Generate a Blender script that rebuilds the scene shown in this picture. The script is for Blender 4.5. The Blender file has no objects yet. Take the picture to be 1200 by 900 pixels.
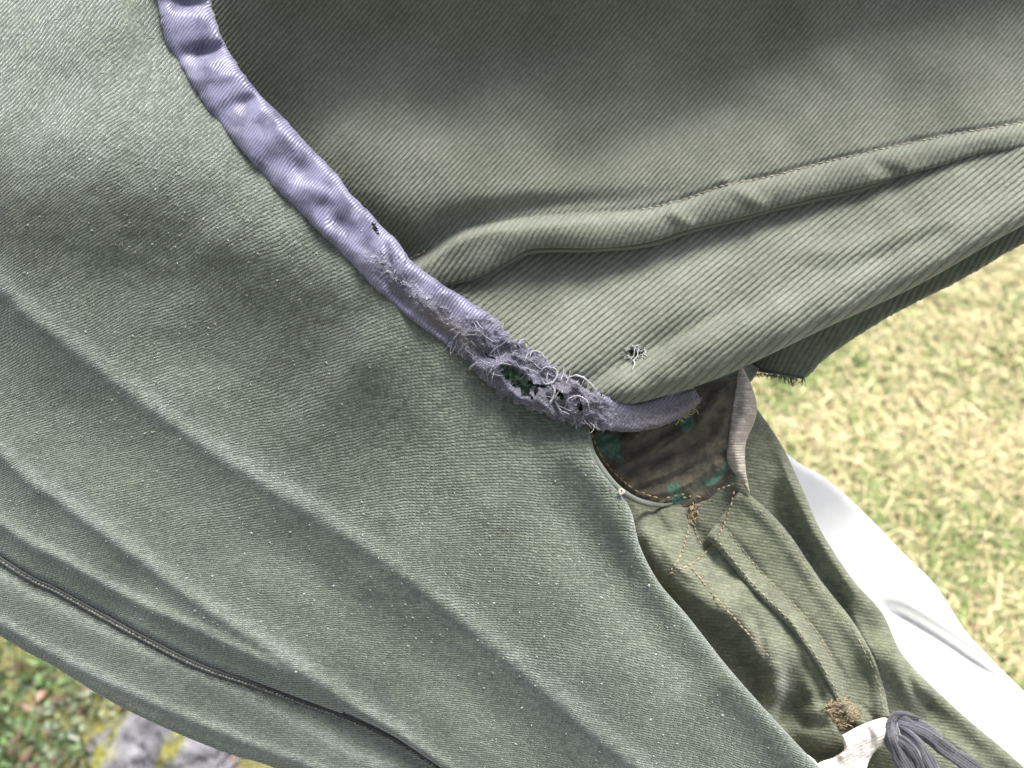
import bpy, math, random
import numpy as np
from mathutils import Vector, Matrix

R = math.radians
scene = bpy.context.scene
C = scene.collection
rng = np.random.default_rng(7)
random.seed(7)

# ------------------------------------------------------------------ camera, sky, sun, exposure
PITCH = 50.0
CAM_H = 0.95
F_PX = 1000.0            # focal length in photograph pixels (1200 wide)
S = 0.00025              # metres of cloth per photograph pixel
D = F_PX * S             # camera to cloth
cam_d = bpy.data.cameras.new('camera')
cam_d.sensor_width = 36.0
cam_d.lens = 36.0 * F_PX / 1200.0
cam_d.clip_start = 0.01
cam_d.clip_end = 500.0
cam = bpy.data.objects.new('camera', cam_d)
C.objects.link(cam)
cam.location = (0, 0, CAM_H)
cam.rotation_euler = (R(90 - PITCH), 0, 0)
cam_d.dof.use_dof = True
cam_d.dof.focus_distance = D * 1.01
cam_d.dof.aperture_fstop = 12.0
scene.camera = cam

RIGHT = Vector((1, 0, 0))
UP = Vector((0, math.sin(R(PITCH)), math.cos(R(PITCH))))
BACK = Vector((0, -math.cos(R(PITCH)), math.sin(R(PITCH))))

SUN_DIR = (0.26 * RIGHT + 0.86 * UP + 0.44 * BACK).normalized()      # towards the sun
sun_el = math.asin(SUN_DIR.z)
sun_az = math.atan2(SUN_DIR.x, SUN_DIR.y)

world = bpy.data.worlds.new('World')
scene.world = world
world.use_nodes = True
wn = world.node_tree
sky = wn.nodes.new('ShaderNodeTexSky')
sky.sky_type = 'NISHITA'
sky.sun_disc = False
sky.sun_elevation = sun_el
sky.sun_rotation = sun_az
sky.air_density = 1.0
sky.dust_density = 6.0
sky.ozone_density = 1.0
hs = wn.nodes.new('ShaderNodeHueSaturation')        # thin bright cloud: the sky is paler than clear blue
hs.inputs['Saturation'].default_value = 0.45
wn.links.new(sky.outputs[0], hs.inputs['Color'])
wn.links.new(hs.outputs[0], wn.nodes['Background'].inputs[0])
wn.nodes['Background'].inputs[1].default_value = 0.05

sun_d = bpy.data.lights.new('sun', 'SUN')
sun_d.energy = 1.5
sun_d.angle = R(24)
sun_d.color = (1.0, 0.965, 0.91)
sun = bpy.data.objects.new('sun', sun_d)
C.objects.link(sun)
sun.location = (0, 0, 5)
sun.rotation_euler = SUN_DIR.to_track_quat('Z', 'Y').to_euler()

scene.view_settings.view_transform = 'Standard'
scene.view_settings.look = 'None'
scene.view_settings.gamma = 1.0
scene.view_settings.use_curve_mapping = False
scene.view_settings.exposure = 2.45

# ------------------------------------------------------------------ numeric helpers
def cr(pts, n=10):
    """Catmull-Rom curve through control points."""
    p = np.array(pts, float)
    if len(p) < 3:
        t = np.linspace(0, 1, n * (len(p) - 1) + 1)[:, None]
        return p[0] * (1 - t) + p[-1] * t
    q = np.vstack([2 * p[0] - p[1], p, 2 * p[-1] - p[-2]])
    out = []
    for i in range(1, len(q) - 2):
        t = np.linspace(0, 1, n, endpoint=False)[:, None]
        a, b, c, d = q[i - 1], q[i], q[i + 1], q[i + 2]
        out.append(0.5 * (2 * b + (c - a) * t + (2 * a - 5 * b + 4 * c - d) * t**2 + (3 * b - a - 3 * c + d) * t**3))
    out.append(p[-1:])
    return np.vstack(out)


class Noise:
    def __init__(self, seed):
        self.g = np.random.default_rng(seed).random((128, 128)) * 2 - 1

    def __call__(self, x, y, scale):
        x = np.asarray(x) / scale + 37.3
        y = np.asarray(y) / scale + 51.7
        xi = np.floor(x).astype(int); yi = np.floor(y).astype(int)
        fx = x - xi; fy = y - yi
        fx = fx * fx * fx * (fx * (fx * 6 - 15) + 10); fy = fy * fy * fy * (fy * (fy * 6 - 15) + 10)
        g = self.g
        a = g[xi % 128, yi % 128]; b = g[(xi + 1) % 128, yi % 128]
        c = g[xi % 128, (yi + 1) % 128]; d = g[(xi + 1) % 128, (yi + 1) % 128]
        return (a * (1 - fx) + b * fx) * (1 - fy) + (c * (1 - fx) + d * fx) * fy


NZ = [Noise(i + 11) for i in range(8)]


def polydist(x, y, c):
    """signed distance to a polyline (+ on the upper/right side of a curve that runs left to right) and 0..1 place along it"""
    best = np.full(x.shape, 1e9); sgn = np.ones(x.shape); tt = np.zeros(x.shape)
    n = len(c) - 1
    for i in range(n):
        ax, ay = c[i]; bx, by = c[i + 1]
        dx, dy = bx - ax, by - ay
        L = dx * dx + dy * dy + 1e-9
        t = np.clip(((x - ax) * dx + (y - ay) * dy) / L, 0, 1)
        ex = x - (ax + t * dx); ey = y - (ay + t * dy)
        d = ex * ex + ey * ey
        m = d < best
        best = np.where(m, d, best)
        sgn = np.where(m, np.sign(ex * dy - ey * dx + 1e-12), sgn)
        tt = np.where(m, (i + t) / n, tt)
    return np.sqrt(best) * sgn, tt


def sstep(e0, e1, v):
    t = np.clip((v - e0) / (e1 - e0), 0, 1)
    return t * t * (3 - 2 * t)


def ridge(x, y, pts, amp, wu, wl, p=2.0, taper=(.12, .12), e=0.03, n=4):
    """a fold: crest along pts, falling off over wu on the upper/right side and wl on the lower/left side"""
    x = np.asarray(x, float); y = np.asarray(y, float)
    c = cr(pts, n); W = 3.4 * max(wu, wl)
    out = np.zeros(x.shape)
    m = (x > c[:, 0].min() - W) & (x < c[:, 0].max() + W) & (y > c[:, 1].min() - W) & (y < c[:, 1].max() + W)
    if not m.any(): return out
    d, t = polydist(x[m], y[m], c)
    w = np.where(d > 0, wu, wl)
    h = np.exp(-(((d / w) ** 2 + e) ** (p / 2)) + e ** (p / 2)) * amp
    if taper[0]: h = h * sstep(0, taper[0], t)
    if taper[1]: h = h * sstep(0, taper[1], 1 - t)
    out[m] = h
    return out


def blob(x, y, cx, cy, rx, ry, ang, amp):
    a = R(ang); dx = x - cx; dy = y - cy
    u = (dx * math.cos(a) + dy * math.sin(a)) / rx
    v = (-dx * math.sin(a) + dy * math.cos(a)) / ry
    return amp * np.exp(-(u * u + v * v))


def to_local(x, y, w):
    k = 1 - np.asarray(w) / F_PX
    return np.stack([(np.asarray(x) - 600) * S * k, (450 - np.asarray(y)) * S * k, np.asarray(w) * S], -1)


# ------------------------------------------------------------------ object helpers
def empty(name, loc, rot=(0, 0, 0)):
    o = bpy.data.objects.new(name, None)
    o.empty_display_size = 0.02
    o.location = loc; o.rotation_euler = rot
    C.objects.link(o)
    return o


def tag(o, label=None, cat=None, group=None, kind=None):
    if label: o['label'] = label
    if cat: o['category'] = cat
    if group: o['group'] = group
    if kind: o['kind'] = kind
    return o


def mesh_obj(name, verts, faces, mat, parent=None, attrs=None, smooth=True):
    """verts (n,3); faces: (m,3)/(m,4) array or list of such arrays"""
    if isinstance(faces, np.ndarray):
        faces = [faces]
    verts = np.asarray(verts, np.float32)
    me = bpy.data.meshes.new(name)
    nl = sum(f.size for f in faces); nf = sum(len(f) for f in faces)
    me.vertices.add(len(verts)); me.vertices.foreach_set('co', verts.ravel())
    me.loops.add(nl); me.polygons.add(nf)
    me.loops.foreach_set('vertex_index', np.concatenate([f.ravel() for f in faces]).astype(np.int32))
    sizes = np.concatenate([np.full(len(f), f.shape[1]) for f in faces])
    starts = np.concatenate([[0], np.cumsum(sizes)[:-1]])
    me.polygons.foreach_set('loop_start', starts.astype(np.int32))
    me.polygons.foreach_set('use_smooth', np.full(nf, smooth))
    me.update(calc_edges=True)
    for k, v in (attrs or {}).items():
        v = np.asarray(v, np.float32)
        if v.ndim == 1:
            me.attributes.new(k, 'FLOAT', 'POINT').data.foreach_set('value', v)
        else:
            me.attributes.new(k, 'FLOAT_VECTOR', 'POINT').data.foreach_set('vector', v.ravel())
    me.materials.append(mat)
    o = bpy.data.objects.new(name, me)
    C.objects.link(o)
    if parent: o.parent = parent
    return o


def panel(name, poly, hf, mat, parent, res=2.0, phase=None, along=(.1, -.08), roll=(8, 6), rib=None, thick=5.0, extra=None, holes=(), fray=0.0):
    """one cut piece of cloth: outline poly, relief hf(x,y), edges rolled down and given the cloth's thickness"""
    poly = np.asarray(poly, float)
    x0, y0 = poly.min(0) - res; x1, y1 = poly.max(0) + res
    nx = int((x1 - x0) / res) + 2; ny = int((y1 - y0) / res) + 2
    gx, gy = np.meshgrid(x0 + np.arange(nx) * res, y0 + np.arange(ny) * res)
    x = gx.ravel().copy(); y = gy.ravel().copy()
    best = np.full(gx.shape, 1e8); cx = gx.copy(); cy = gy.copy(); inside = np.zeros(gx.shape, bool)
    n = len(poly)
    for i in range(n):
        ax, ay = poly[i]; bx, by = poly[(i + 1) % n]
        dx, dy = bx - ax, by - ay
        L = dx * dx + dy * dy
        if L < 1e-9: continue
        # only the neighbourhood of the edge needs a distance; rows the edge spans need the inside test
        i0 = max(int((min(ax, bx) - 45 - x0) / res), 0); i1 = min(int((max(ax, bx) + 45 - x0) / res) + 1, nx)
        j0 = max(int((min(ay, by) - 45 - y0) / res), 0); j1 = min(int((max(ay, by) + 45 - y0) / res) + 1, ny)
        sl_ = (slice(j0, j1), slice(i0, i1))
        xs = gx[sl_]; ys = gy[sl_]
        t = np.clip(((xs - ax) * dx + (ys - ay) * dy) / L, 0, 1)
        qx = ax + t * dx; qy = ay + t * dy
        d = (xs - qx) ** 2 + (ys - qy) ** 2
        m = d < best[sl_]
        best[sl_] = np.where(m, d, best[sl_]); cx[sl_] = np.where(m, qx, cx[sl_]); cy[sl_] = np.where(m, qy, cy[sl_])
        if abs(dy) > 1e-12:
            ra = max(int((min(ay, by) - y0) / res) - 1, 0); rb = min(int((max(ay, by) - y0) / res) + 2, ny)
            yr = gy[ra:rb]
            inside[ra:rb] ^= ((ay > yr) != (by > yr)) & (gx[ra:rb] < (dx * (yr - ay) / dy + ax))
    best = best.ravel(); cx = cx.ravel(); cy = cy.ravel(); inside = inside.ravel()
    dist = np.sqrt(best)
    if fray:
        jag = NZ[6](x, y, 3.0) * fray + NZ[7](x, y, 9.0) * fray
        cx = cx + jag; cy = cy + NZ[5](x, y, 3.5) * fray
    sd = np.where(inside, dist, -dist)
    x = np.where(inside, x, cx); y = np.where(inside, y, cy)
    d = np.maximum(sd, 0)
    idx = np.arange(nx * ny).reshape(ny, nx)
    q = np.stack([idx[:-1, :-1], idx[1:, :-1], idx[1:, 1:], idx[:-1, 1:]], -1).reshape(-1, 4)
    keep = (sd[q] > 0).any(1)
    for (hx, hy, rx, ry, ang) in holes:
        qx = x[q].mean(1); qy = y[q].mean(1)
        a = R(ang); ex = qx - hx; ey = qy - hy
        u = (ex * math.cos(a) + ey * math.sin(a)) / rx; v = (-ex * math.sin(a) + ey * math.cos(a)) / ry
        keep &= (u * u + v * v + 0.35 * NZ[3](qx, qy, 5)) > 1
    q = q[keep]
    used = np.zeros(nx * ny, bool); used[q.ravel()] = True
    remap = -np.ones(nx * ny, int); remap[used] = np.arange(used.sum())
    q = remap[q]
    x = x[used]; y = y[used]; d = d[used]
    h = hf(x, y)
    ph = phase(x, y, h) if phase else np.zeros_like(x)
    if rib:
        h = h + rib * (np.abs(np.sin(np.pi * (ph + .10 * NZ[0](x, y, 16)))) ** 0.55 - 0.7) * (1 + 0.3 * NZ[4](x, y, 15)) + 0.14 * rib * NZ[2](x, y, 3)
    if roll:
        k = np.clip(d / roll[0], 0, 1)
        h = h - roll[1] * (1 - np.sqrt(np.clip(1 - (1 - k) ** 2, 0, 1)))
    co = to_local(x, y, h)
    # rim
    e = np.concatenate([q[:, [0, 1]], q[:, [1, 2]], q[:, [2, 3]], q[:, [3, 0]]])
    key = np.sort(e, 1); key = key[:, 0].astype(np.int64) * 10**8 + key[:, 1]
    u_, first, cnt = np.unique(key, return_index=True, return_counts=True)
    be = e[first[cnt == 1]]
    bv = np.unique(be)
    low = -np.ones(len(x), int); low[bv] = len(x) + np.arange(len(bv))
    co = np.vstack([co, to_local(x[bv], y[bv], h[bv] - thick)])
    rim = np.stack([be[:, 1], be[:, 0], low[be[:, 0]], low[be[:, 1]]], -1)
    al = along[0] * x + along[1] * y + .5 * NZ[0](x, y, 30)
    at = {'phase': np.concatenate([ph, ph[bv]]), 'along': np.concatenate([al, al[bv]]),
          'px': np.stack([np.concatenate([x, x[bv]]) / 100, np.concatenate([y, y[bv]]) / 100, np.zeros(len(co))], -1)}
    if extra:
        for k_, f in extra.items():
            v = f(x, y, d); at[k_] = np.concatenate([v, v[bv]])
    return mesh_obj(name, co, [q, rim], mat, parent, at)


def tubes(name, paths, mat, parent, sides=5, kind=None):
    """paths: list of (points(n,3) in px,px,w ; radius ; shade) joined into one mesh"""
    V = []; Fc = []; sh = []; off = 0
    for pts, rad, shade in paths:
        P = np.asarray(pts, float); n = len(P)
        rr = np.broadcast_to(np.asarray(rad, float), (n,))
        T = np.gradient(P, axis=0); T /= np.linalg.norm(T, axis=1)[:, None] + 1e-9
        A = np.cross(T, [0.13, 0.2, 0.97]); A /= np.linalg.norm(A, axis=1)[:, None] + 1e-9
        B = np.cross(T, A)
        a = np.arange(sides) * 2 * math.pi / sides
        ring = P[:, None] + rr[:, None, None] * (np.cos(a)[None, :, None] * A[:, None] + np.sin(a)[None, :, None] * B[:, None])
        ring = ring.reshape(-1, 3)
        V.append(to_local(ring[:, 0], ring[:, 1], ring[:, 2]))
        i = np.arange(n - 1)[:, None] * sides; j = np.arange(sides)[None]; j2 = (j + 1) % sides
        Fc.append(np.stack([i + j, i + j2, i + sides + j2, i + sides + j], -1).reshape(-1, 4) + off)
        sh.append(np.full(n * sides, shade)); off += n * sides
    o = mesh_obj(name, np.vstack(V), np.vstack(Fc), mat, parent, {'shade': np.concatenate(sh)})
    if kind: o['kind'] = kind
    return o


def stitches(name, pts, mat, parent, hf, step=8.0, rad=1.1, lift=1.0, length=0.72, wob=0.5, arch=0.8):
    c = cr(pts, 12)
    seg = np.linalg.norm(np.diff(c, axis=0), axis=1); s = np.concatenate([[0], np.cumsum(seg)])
    PX = []; PY = []
    pos = 0.0
    while pos + step * length < s[-1]:
        if random.random() < .06:
            pos += step; continue
        L = step * length * random.uniform(0.6, 1.2)
        u = np.linspace(pos, pos + L, 5)
        PX.append(np.interp(u, s, c[:, 0]) + random.uniform(-wob, wob)); PY.append(np.interp(u, s, c[:, 1]) + random.uniform(-wob, wob))
        pos += step * random.uniform(.85, 1.15)
    k = np.linspace(-1, 1, 5)
    W = hf(np.concatenate(PX), np.concatenate(PY)).reshape(-1, 5) + lift + arch * (1 - k * k) - 0.9 * k ** 4
    r = rad * np.array([0.45, 0.95, 1.1, 0.95, 0.45])
    return tubes(name, [(np.stack([px, py, w], -1), r, random.random()) for px, py, w in zip(PX, PY, W)], mat, parent, 6, 'stuff')


# ------------------------------------------------------------------ materials
def mat_new(name):
    m = bpy.data.materials.new(name); m.use_nodes = True
    nt = m.node_tree
    return m, nt, nt.nodes['Principled BSDF']


def nd(nt, typ, **kw):
    n = nt.nodes.new(typ)
    for k, v in kw.items():
        if k == 'op': n.operation = v
        elif k == 'blend': n.blend_type = v; n.data_type = 'RGBA'
        else: n.inputs[k].default_value = v
    return n


def math_(nt, op, a, b=None, c=None):
    n = nt.nodes.new('ShaderNodeMath'); n.operation = op
    for i, v in enumerate((a, b, c)):
        if v is None: continue
        if isinstance(v, (int, float)): n.inputs[i].default_value = v
        else: nt.links.new(v, n.inputs[i])
    return n.outputs[0]


def attr(nt, name):
    n = nt.nodes.new('ShaderNodeAttribute'); n.attribute_name = name
    return n


def noise(nt, vec, scale, detail=2.0, rough=0.5):
    n = nt.nodes.new('ShaderNodeTexNoise')
    n.inputs['Scale'].default_value = scale; n.inputs['Detail'].default_value = detail
    n.inputs['Roughness'].default_value = rough
    nt.links.new(vec, n.inputs['Vector'])
    return n.outputs['Fac']


def mapping(nt, vec, rot=0.0, scale=(1, 1, 1)):
    """turn the cloth's coordinates by rot, then stretch them"""
    n = nt.nodes.new('ShaderNodeMapping'); n.inputs['Rotation'].default_value = (0, 0, rot)
    n2 = nt.nodes.new('ShaderNodeMapping'); n2.inputs['Scale'].default_value = scale
    nt.links.new(vec, n.inputs['Vector']); nt.links.new(n.outputs[0], n2.inputs['Vector'])
    return n2.outputs[0]


def mix(nt, fac, a, b, blend='MIX'):
    n = nt.nodes.new('ShaderNodeMix'); n.data_type = 'RGBA'; n.blend_type = blend
    for s, v in ((n.inputs[0], fac), (n.inputs[6], a), (n.inputs[7], b)):
        if isinstance(v, (int, float)): s.default_value = v
        elif isinstance(v, tuple): s.default_value = (*v, 1) if len(v) == 3 else v
        else: nt.links.new(v, s)
    return n.outputs[2]


def ramp(nt, fac, stops):
    n = nt.nodes.new('ShaderNodeValToRGB')
    el = n.color_ramp.elements
    while len(el) < len(stops): el.new(0.5)
    for e, (p, c) in zip(el, stops):
        e.position = p; e.color = (*c, 1)
    nt.links.new(fac, n.inputs[0])
    return n.outputs[0]


def cloth(name, base, faded, groove_shade=0.75, rib_bump=0.6, fuzz=0.5, sheen=0.5, rough=0.85, grain_rot=30, rib_dist=0.0005,
          fuzz_scale=(9, 26, 1), sheen_tint=(0.95, 0.97, 1.0), fade_scale=0.7, spec=0.2, nap=0.0, wobble=0.35,
          wear_highlight_col=(0.235, 0.265, 0.265), gv=0.15, fuzz_dist=0.0006, grain_rough=0.65, yarn=0.25, floats=0.45):
    """woven cloth: diagonal ribs (phase) broken into single yarn floats (along), each with its own height and tone"""
    m, nt, bs = mat_new(name)
    px = attr(nt, 'px').outputs['Vector']
    ph = attr(nt, 'phase').outputs['Fac']
    al = attr(nt, 'along').outputs['Fac']
    wob = noise(nt, px, 9.0, 2.0)
    a = math_(nt, 'ADD', ph, math_(nt, 'MULTIPLY', math_(nt, 'SUBTRACT', wob, 0.5), wobble))
    ia = math_(nt, 'FLOOR', a)
    rr = nt.nodes.new('ShaderNodeTexWhiteNoise'); rr.noise_dimensions = '1D'; nt.links.new(ia, rr.inputs['W'])
    b = math_(nt, 'ADD', al, math_(nt, 'ADD', math_(nt, 'MULTIPLY', ia, 0.37), math_(nt, 'MULTIPLY', rr.outputs[0], 0.35)))
    ib = math_(nt, 'FLOOR', b)
    cv = nt.nodes.new('ShaderNodeCombineXYZ'); nt.links.new(ia, cv.inputs[0]); nt.links.new(ib, cv.inputs[1])
    wnz = nt.nodes.new('ShaderNodeTexWhiteNoise'); wnz.noise_dimensions = '2D'; nt.links.new(cv.outputs[0], wnz.inputs['Vector'])
    rnd = wnz.outputs[0]
    s = math_(nt, 'POWER', math_(nt, 'ABSOLUTE', math_(nt, 'SINE', math_(nt, 'MULTIPLY', a, math.pi))), 0.6)
    fb = math_(nt, 'POWER', math_(nt, 'ABSOLUTE', math_(nt, 'SINE', math_(nt, 'MULTIPLY', b, math.pi))), 0.5)
    hgt = math_(nt, 'MULTIPLY', s, math_(nt, 'ADD', math_(nt, 'MULTIPLY', fb, floats), 1 - floats))
    hgt = math_(nt, 'MULTIPLY', hgt, math_(nt, 'ADD', math_(nt, 'MULTIPLY', rnd, 0.7), 0.65))
    if nap:      # raised fibres soften the weave in patches
        cover = ramp(nt, noise(nt, px, 7.0, 4, .75), [(.36, (1 - nap, 1 - nap, 1 - nap)), (.62, (1, 1, 1))])
        hgt = math_(nt, 'ADD', math_(nt, 'MULTIPLY', math_(nt, 'SUBTRACT', hgt, .7), cover), .7)
    grain = noise(nt, mapping(nt, px, R(grain_rot), fuzz_scale), 1.0, 3.0, grain_rough)
    fade = noise(nt, px, fade_scale, 3.0, 0.55)
    col = mix(nt, ramp(nt, fade, [(0.3, (0, 0, 0)), (0.7, (1, 1, 1))]), base, faded)
    wr = math_(nt, 'MULTIPLY', attr(nt, 'wear_highlight').outputs['Fac'], ramp(nt, noise(nt, px, 11, 4, .7), [(.3, (.25, .25, .25)), (.7, (1, 1, 1))]))
    col = mix(nt, wr, col, wear_highlight_col)  # rubbed cloth paler; on fold crests also a highlight painted into the colour
    dark = mix(nt, 1.0, col, (groove_shade, groove_shade, groove_shade * 0.98), 'MULTIPLY')  # grooves between the ribs darkened: their shade is put into the colour
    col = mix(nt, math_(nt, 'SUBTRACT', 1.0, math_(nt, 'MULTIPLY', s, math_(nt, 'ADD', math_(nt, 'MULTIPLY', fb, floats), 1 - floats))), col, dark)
    for f, v in ((grain, gv), (rnd, yarn)):
        lo, hi = (0.3, 0.7) if f is grain else (0.0, 1.0)
        col = mix(nt, 1.0, col, ramp(nt, f, [(lo, (1 - v, 1 - v, 1 - v)), (hi, (1 + v, 1 + v, 1 + v))]), 'MULTIPLY')
    nt.links.new(col, bs.inputs['Base Color'])
    b1 = nt.nodes.new('ShaderNodeBump'); b1.inputs['Strength'].default_value = rib_bump; b1.inputs['Distance'].default_value = rib_dist
    nt.links.new(hgt, b1.inputs['Height'])
    b2 = nt.nodes.new('ShaderNodeBump'); b2.inputs['Strength'].default_value = fuzz; b2.inputs['Distance'].default_value = fuzz_dist
    nt.links.new(grain, b2.inputs['Height']); nt.links.new(b1.outputs[0], b2.inputs['Normal'])
    nt.links.new(b2.outputs[0], bs.inputs['Normal'])
    bs.inputs['Roughness'].default_value = rough
    bs.inputs['Specular IOR Level'].default_value = spec
    bs.inputs['Sheen Weight'].default_value = sheen
    bs.inputs['Sheen Roughness'].default_value = 0.45
    bs.inputs['Sheen Tint'].default_value = (*sheen_tint, 1)
    return m


def thread(name, lo, hi, rough=0.7, sheen=0.3):
    m, nt, bs = mat_new(name)
    c = mix(nt, attr(nt, 'shade').outputs['Fac'], lo, hi)
    nt.links.new(c, bs.inputs['Base Color'])
    bs.inputs['Roughness'].default_value = rough; bs.inputs['Sheen Weight'].default_value = sheen
    return m


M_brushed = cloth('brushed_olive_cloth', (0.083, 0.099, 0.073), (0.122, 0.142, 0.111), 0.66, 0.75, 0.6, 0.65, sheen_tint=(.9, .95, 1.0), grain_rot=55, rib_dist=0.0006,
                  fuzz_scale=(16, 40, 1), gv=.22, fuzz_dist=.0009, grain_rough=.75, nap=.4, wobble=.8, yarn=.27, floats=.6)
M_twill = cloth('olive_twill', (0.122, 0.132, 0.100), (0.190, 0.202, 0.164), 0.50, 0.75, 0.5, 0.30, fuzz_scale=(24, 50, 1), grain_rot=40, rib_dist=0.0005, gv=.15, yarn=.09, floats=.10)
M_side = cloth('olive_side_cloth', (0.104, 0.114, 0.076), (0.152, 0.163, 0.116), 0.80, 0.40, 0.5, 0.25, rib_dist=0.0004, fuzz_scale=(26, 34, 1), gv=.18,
               wear_highlight_col=(.20, .22, .175), yarn=.18, floats=.5, fade_scale=1.6)
M_under = cloth('dark_olive_twill', yarn=.09, floats=.1, base=(0.085, 0.098, 0.070), faded=(0.112, 0.125, 0.092), groove_shade=0.65, rib_bump=0.3, fuzz=0.4, sheen=0.3, fuzz_scale=(14, 30, 1))
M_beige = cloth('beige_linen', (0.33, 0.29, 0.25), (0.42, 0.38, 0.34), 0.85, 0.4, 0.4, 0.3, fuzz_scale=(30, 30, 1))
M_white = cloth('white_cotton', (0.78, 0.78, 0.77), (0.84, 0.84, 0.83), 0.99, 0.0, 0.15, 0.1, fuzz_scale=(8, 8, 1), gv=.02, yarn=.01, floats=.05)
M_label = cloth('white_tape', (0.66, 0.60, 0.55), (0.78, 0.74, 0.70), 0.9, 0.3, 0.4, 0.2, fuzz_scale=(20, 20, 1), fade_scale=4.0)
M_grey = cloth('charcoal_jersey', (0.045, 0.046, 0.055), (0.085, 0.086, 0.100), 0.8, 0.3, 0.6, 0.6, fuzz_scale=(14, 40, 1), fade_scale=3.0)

# ------------------------------------------------------------------ the garment
garment = empty('hanging_garment', cam.location - BACK * D, cam.rotation_euler)
tag(garment, 'worn olive green garment with frayed violet binding tape, hanging above the grass', 'garment')

# --- the binding tape's centre line and half widths
TC = cr([(196, -60), (214, 0), (232, 52), (268, 112), (318, 172), (368, 226), (418, 276), (458, 318), (506, 358), (556, 394), (602, 434), (646, 460), (694, 480), (742, 489), (786, 477), (818, 462)], 14)
TW = cr([(0, 30), (1, 30), (2, 31), (3, 31), (4, 30), (5, 30), (6, 30), (7, 27), (8, 29), (9, 29), (10, 30), (11, 27), (12, 22), (13, 18), (14, 17), (15, 9)], 14)[:, 1]

BR1 = [(-260, 60), (0, 172), (110, 190), (250, 232), (400, 322), (520, 425), (610, 520)]
R1 = [(-260, 90), (0, 338), (100, 418), (200, 494), (300, 560), (400, 621), (530, 716), (620, 792), (700, 861), (760, 908), (900, 1030)]
R2 = [(-260, 260), (0, 530), (70, 586), (150, 645), (230, 704), (310, 757), (400, 816), (460, 858), (520, 903), (700, 1040)]
R3 = [(-260, 420), (0, 613), (75, 657), (150, 700), (235, 740), (315, 778), (390, 812)]
SLIT = [(-260, 470), (0, 652), (67, 689), (110, 713), (167, 744), (233, 777), (300, 800), (367, 824), (400, 836), (470, 868), (540, 915)]
R4 = [(-260, 560), (0, 729), (60, 764), (100, 786), (180, 824), (260, 858), (350, 893), (500, 950)]
EDGE = [(-260, 580), (0, 745), (60, 779), (130, 822), (200, 856), (270, 884), (330, 903), (520, 980)]


def H1(x, y):
    h = -0.02 * (y - 450) - 6
    h = h + ridge(x, y, BR1, 70, 130, 125, 2, (0, .3))
    h = h + ridge(x, y, [(-260, -40), (0, 30), (90, 35), (170, 20)], 14, 60, 60)
    h = h + ridge(x, y, R1, 24, 120, 50, 1.8, (0, 0), e=.1) + ridge(x, y, R1, 5, 13, 11, 2, (0, 0))
    h = h + ridge(x, y, [(60, 520), (200, 600), (330, 690), (450, 790), (600, 900)], 7, 40, 30, 2, (.2, 0))
    h = h + ridge(x, y, R2, 16, 70, 32, 1.7, (0, 0), e=.06) + ridge(x, y, R2, 6, 11, 9, 2, (0, 0))
    h = h + ridge(x, y, R3, 6, 26, 20, 1.6, (0, .2)) + ridge(x, y, R3, 6, 8, 8, 2, (0, .2))
    h = h + ridge(x, y, [(380, 400), (480, 500), (600, 600), (740, 720), (900, 870)], 14, 70, 110)
    h = h - ridge(x, y, [(600, 545), (680, 630), (760, 705), (860, 800)], 16, 36, 40, 2, (.3, .1))
    h = h + ridge(x, y, [(640, 500), (700, 560), (735, 620), (770, 690), (830, 765), (930, 880), (1000, 950)], 16, 30, 26, 2, (.1, 0))
    h = h + 5 * NZ[0](x, y, 120) + 2.0 * NZ[1](x, y, 45) + 0.5 * NZ[2](x, y, 14)
    return h


def H1b(x, y):
    h = H1(x, y) * 0.35 - 14 - 0.03 * (y - 700)
    h = h + ridge(x, y, [(-260, 500), (0, 680), (60, 712), (150, 760), (260, 806), (350, 853), (420, 890), (520, 930)], 11, 14, 30, 1.7)
    h = h + ridge(x, y, R4, 7, 26, 20, 1.6) + ridge(x, y, R4, 4, 7, 7)
    return h + 1.2 * NZ[3](x, y, 30)


def phase1(x, y, h):
    f = .85 * x - .00035 * x * x - .0007 * x * y + .60 * y + .0008 * y * y
    return (f + 0.12 * h + 5 * NZ[2](x, y, 60) + 1.0 * NZ[3](x, y, 16)) / 3.9


tape_left = TC[:260] + 0
P1_poly = np.vstack([[(-260, -300), (150, -300)], TC[::3][:62] , cr([(690, 500), (701, 540), (724, 572), (740, 600), (750, 640), (772, 682), (806, 722), (850, 778), (892, 826), (944, 882), (1010, 950)], 8),
                     [(1010, 1100), (700, 1060)], cr([(560, 930), (520, 902), (460, 862), (404, 834)], 6), cr(SLIT[:-2][::-1], 8)])
def wear_highlight1(x, y, d):  # pale fold crests: rubbed cloth plus painted crest highlights
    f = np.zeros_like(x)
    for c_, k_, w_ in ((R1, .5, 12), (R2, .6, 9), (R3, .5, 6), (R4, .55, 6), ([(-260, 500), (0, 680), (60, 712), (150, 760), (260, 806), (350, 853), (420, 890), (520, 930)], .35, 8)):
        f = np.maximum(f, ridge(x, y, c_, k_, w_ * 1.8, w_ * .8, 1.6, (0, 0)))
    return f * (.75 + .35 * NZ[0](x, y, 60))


panel('front_panel', P1_poly, H1, M_brushed, garment, 2.0, phase1, (.19, -.10), roll=(9, 12), thick=7, extra={'wear_highlight': wear_highlight1})
P1b_poly = np.vstack([cr([(a, b - 14) for a, b in SLIT], 6), [(800, 1000), (800, 1100)], cr(EDGE[::-1], 8)])
panel('front_panel_facing', P1b_poly, H1b, M_brushed, garment, 2.2, phase1, (.19, -.10), roll=(8, 6), thick=5, extra={'wear_highlight': wear_highlight1})

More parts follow.
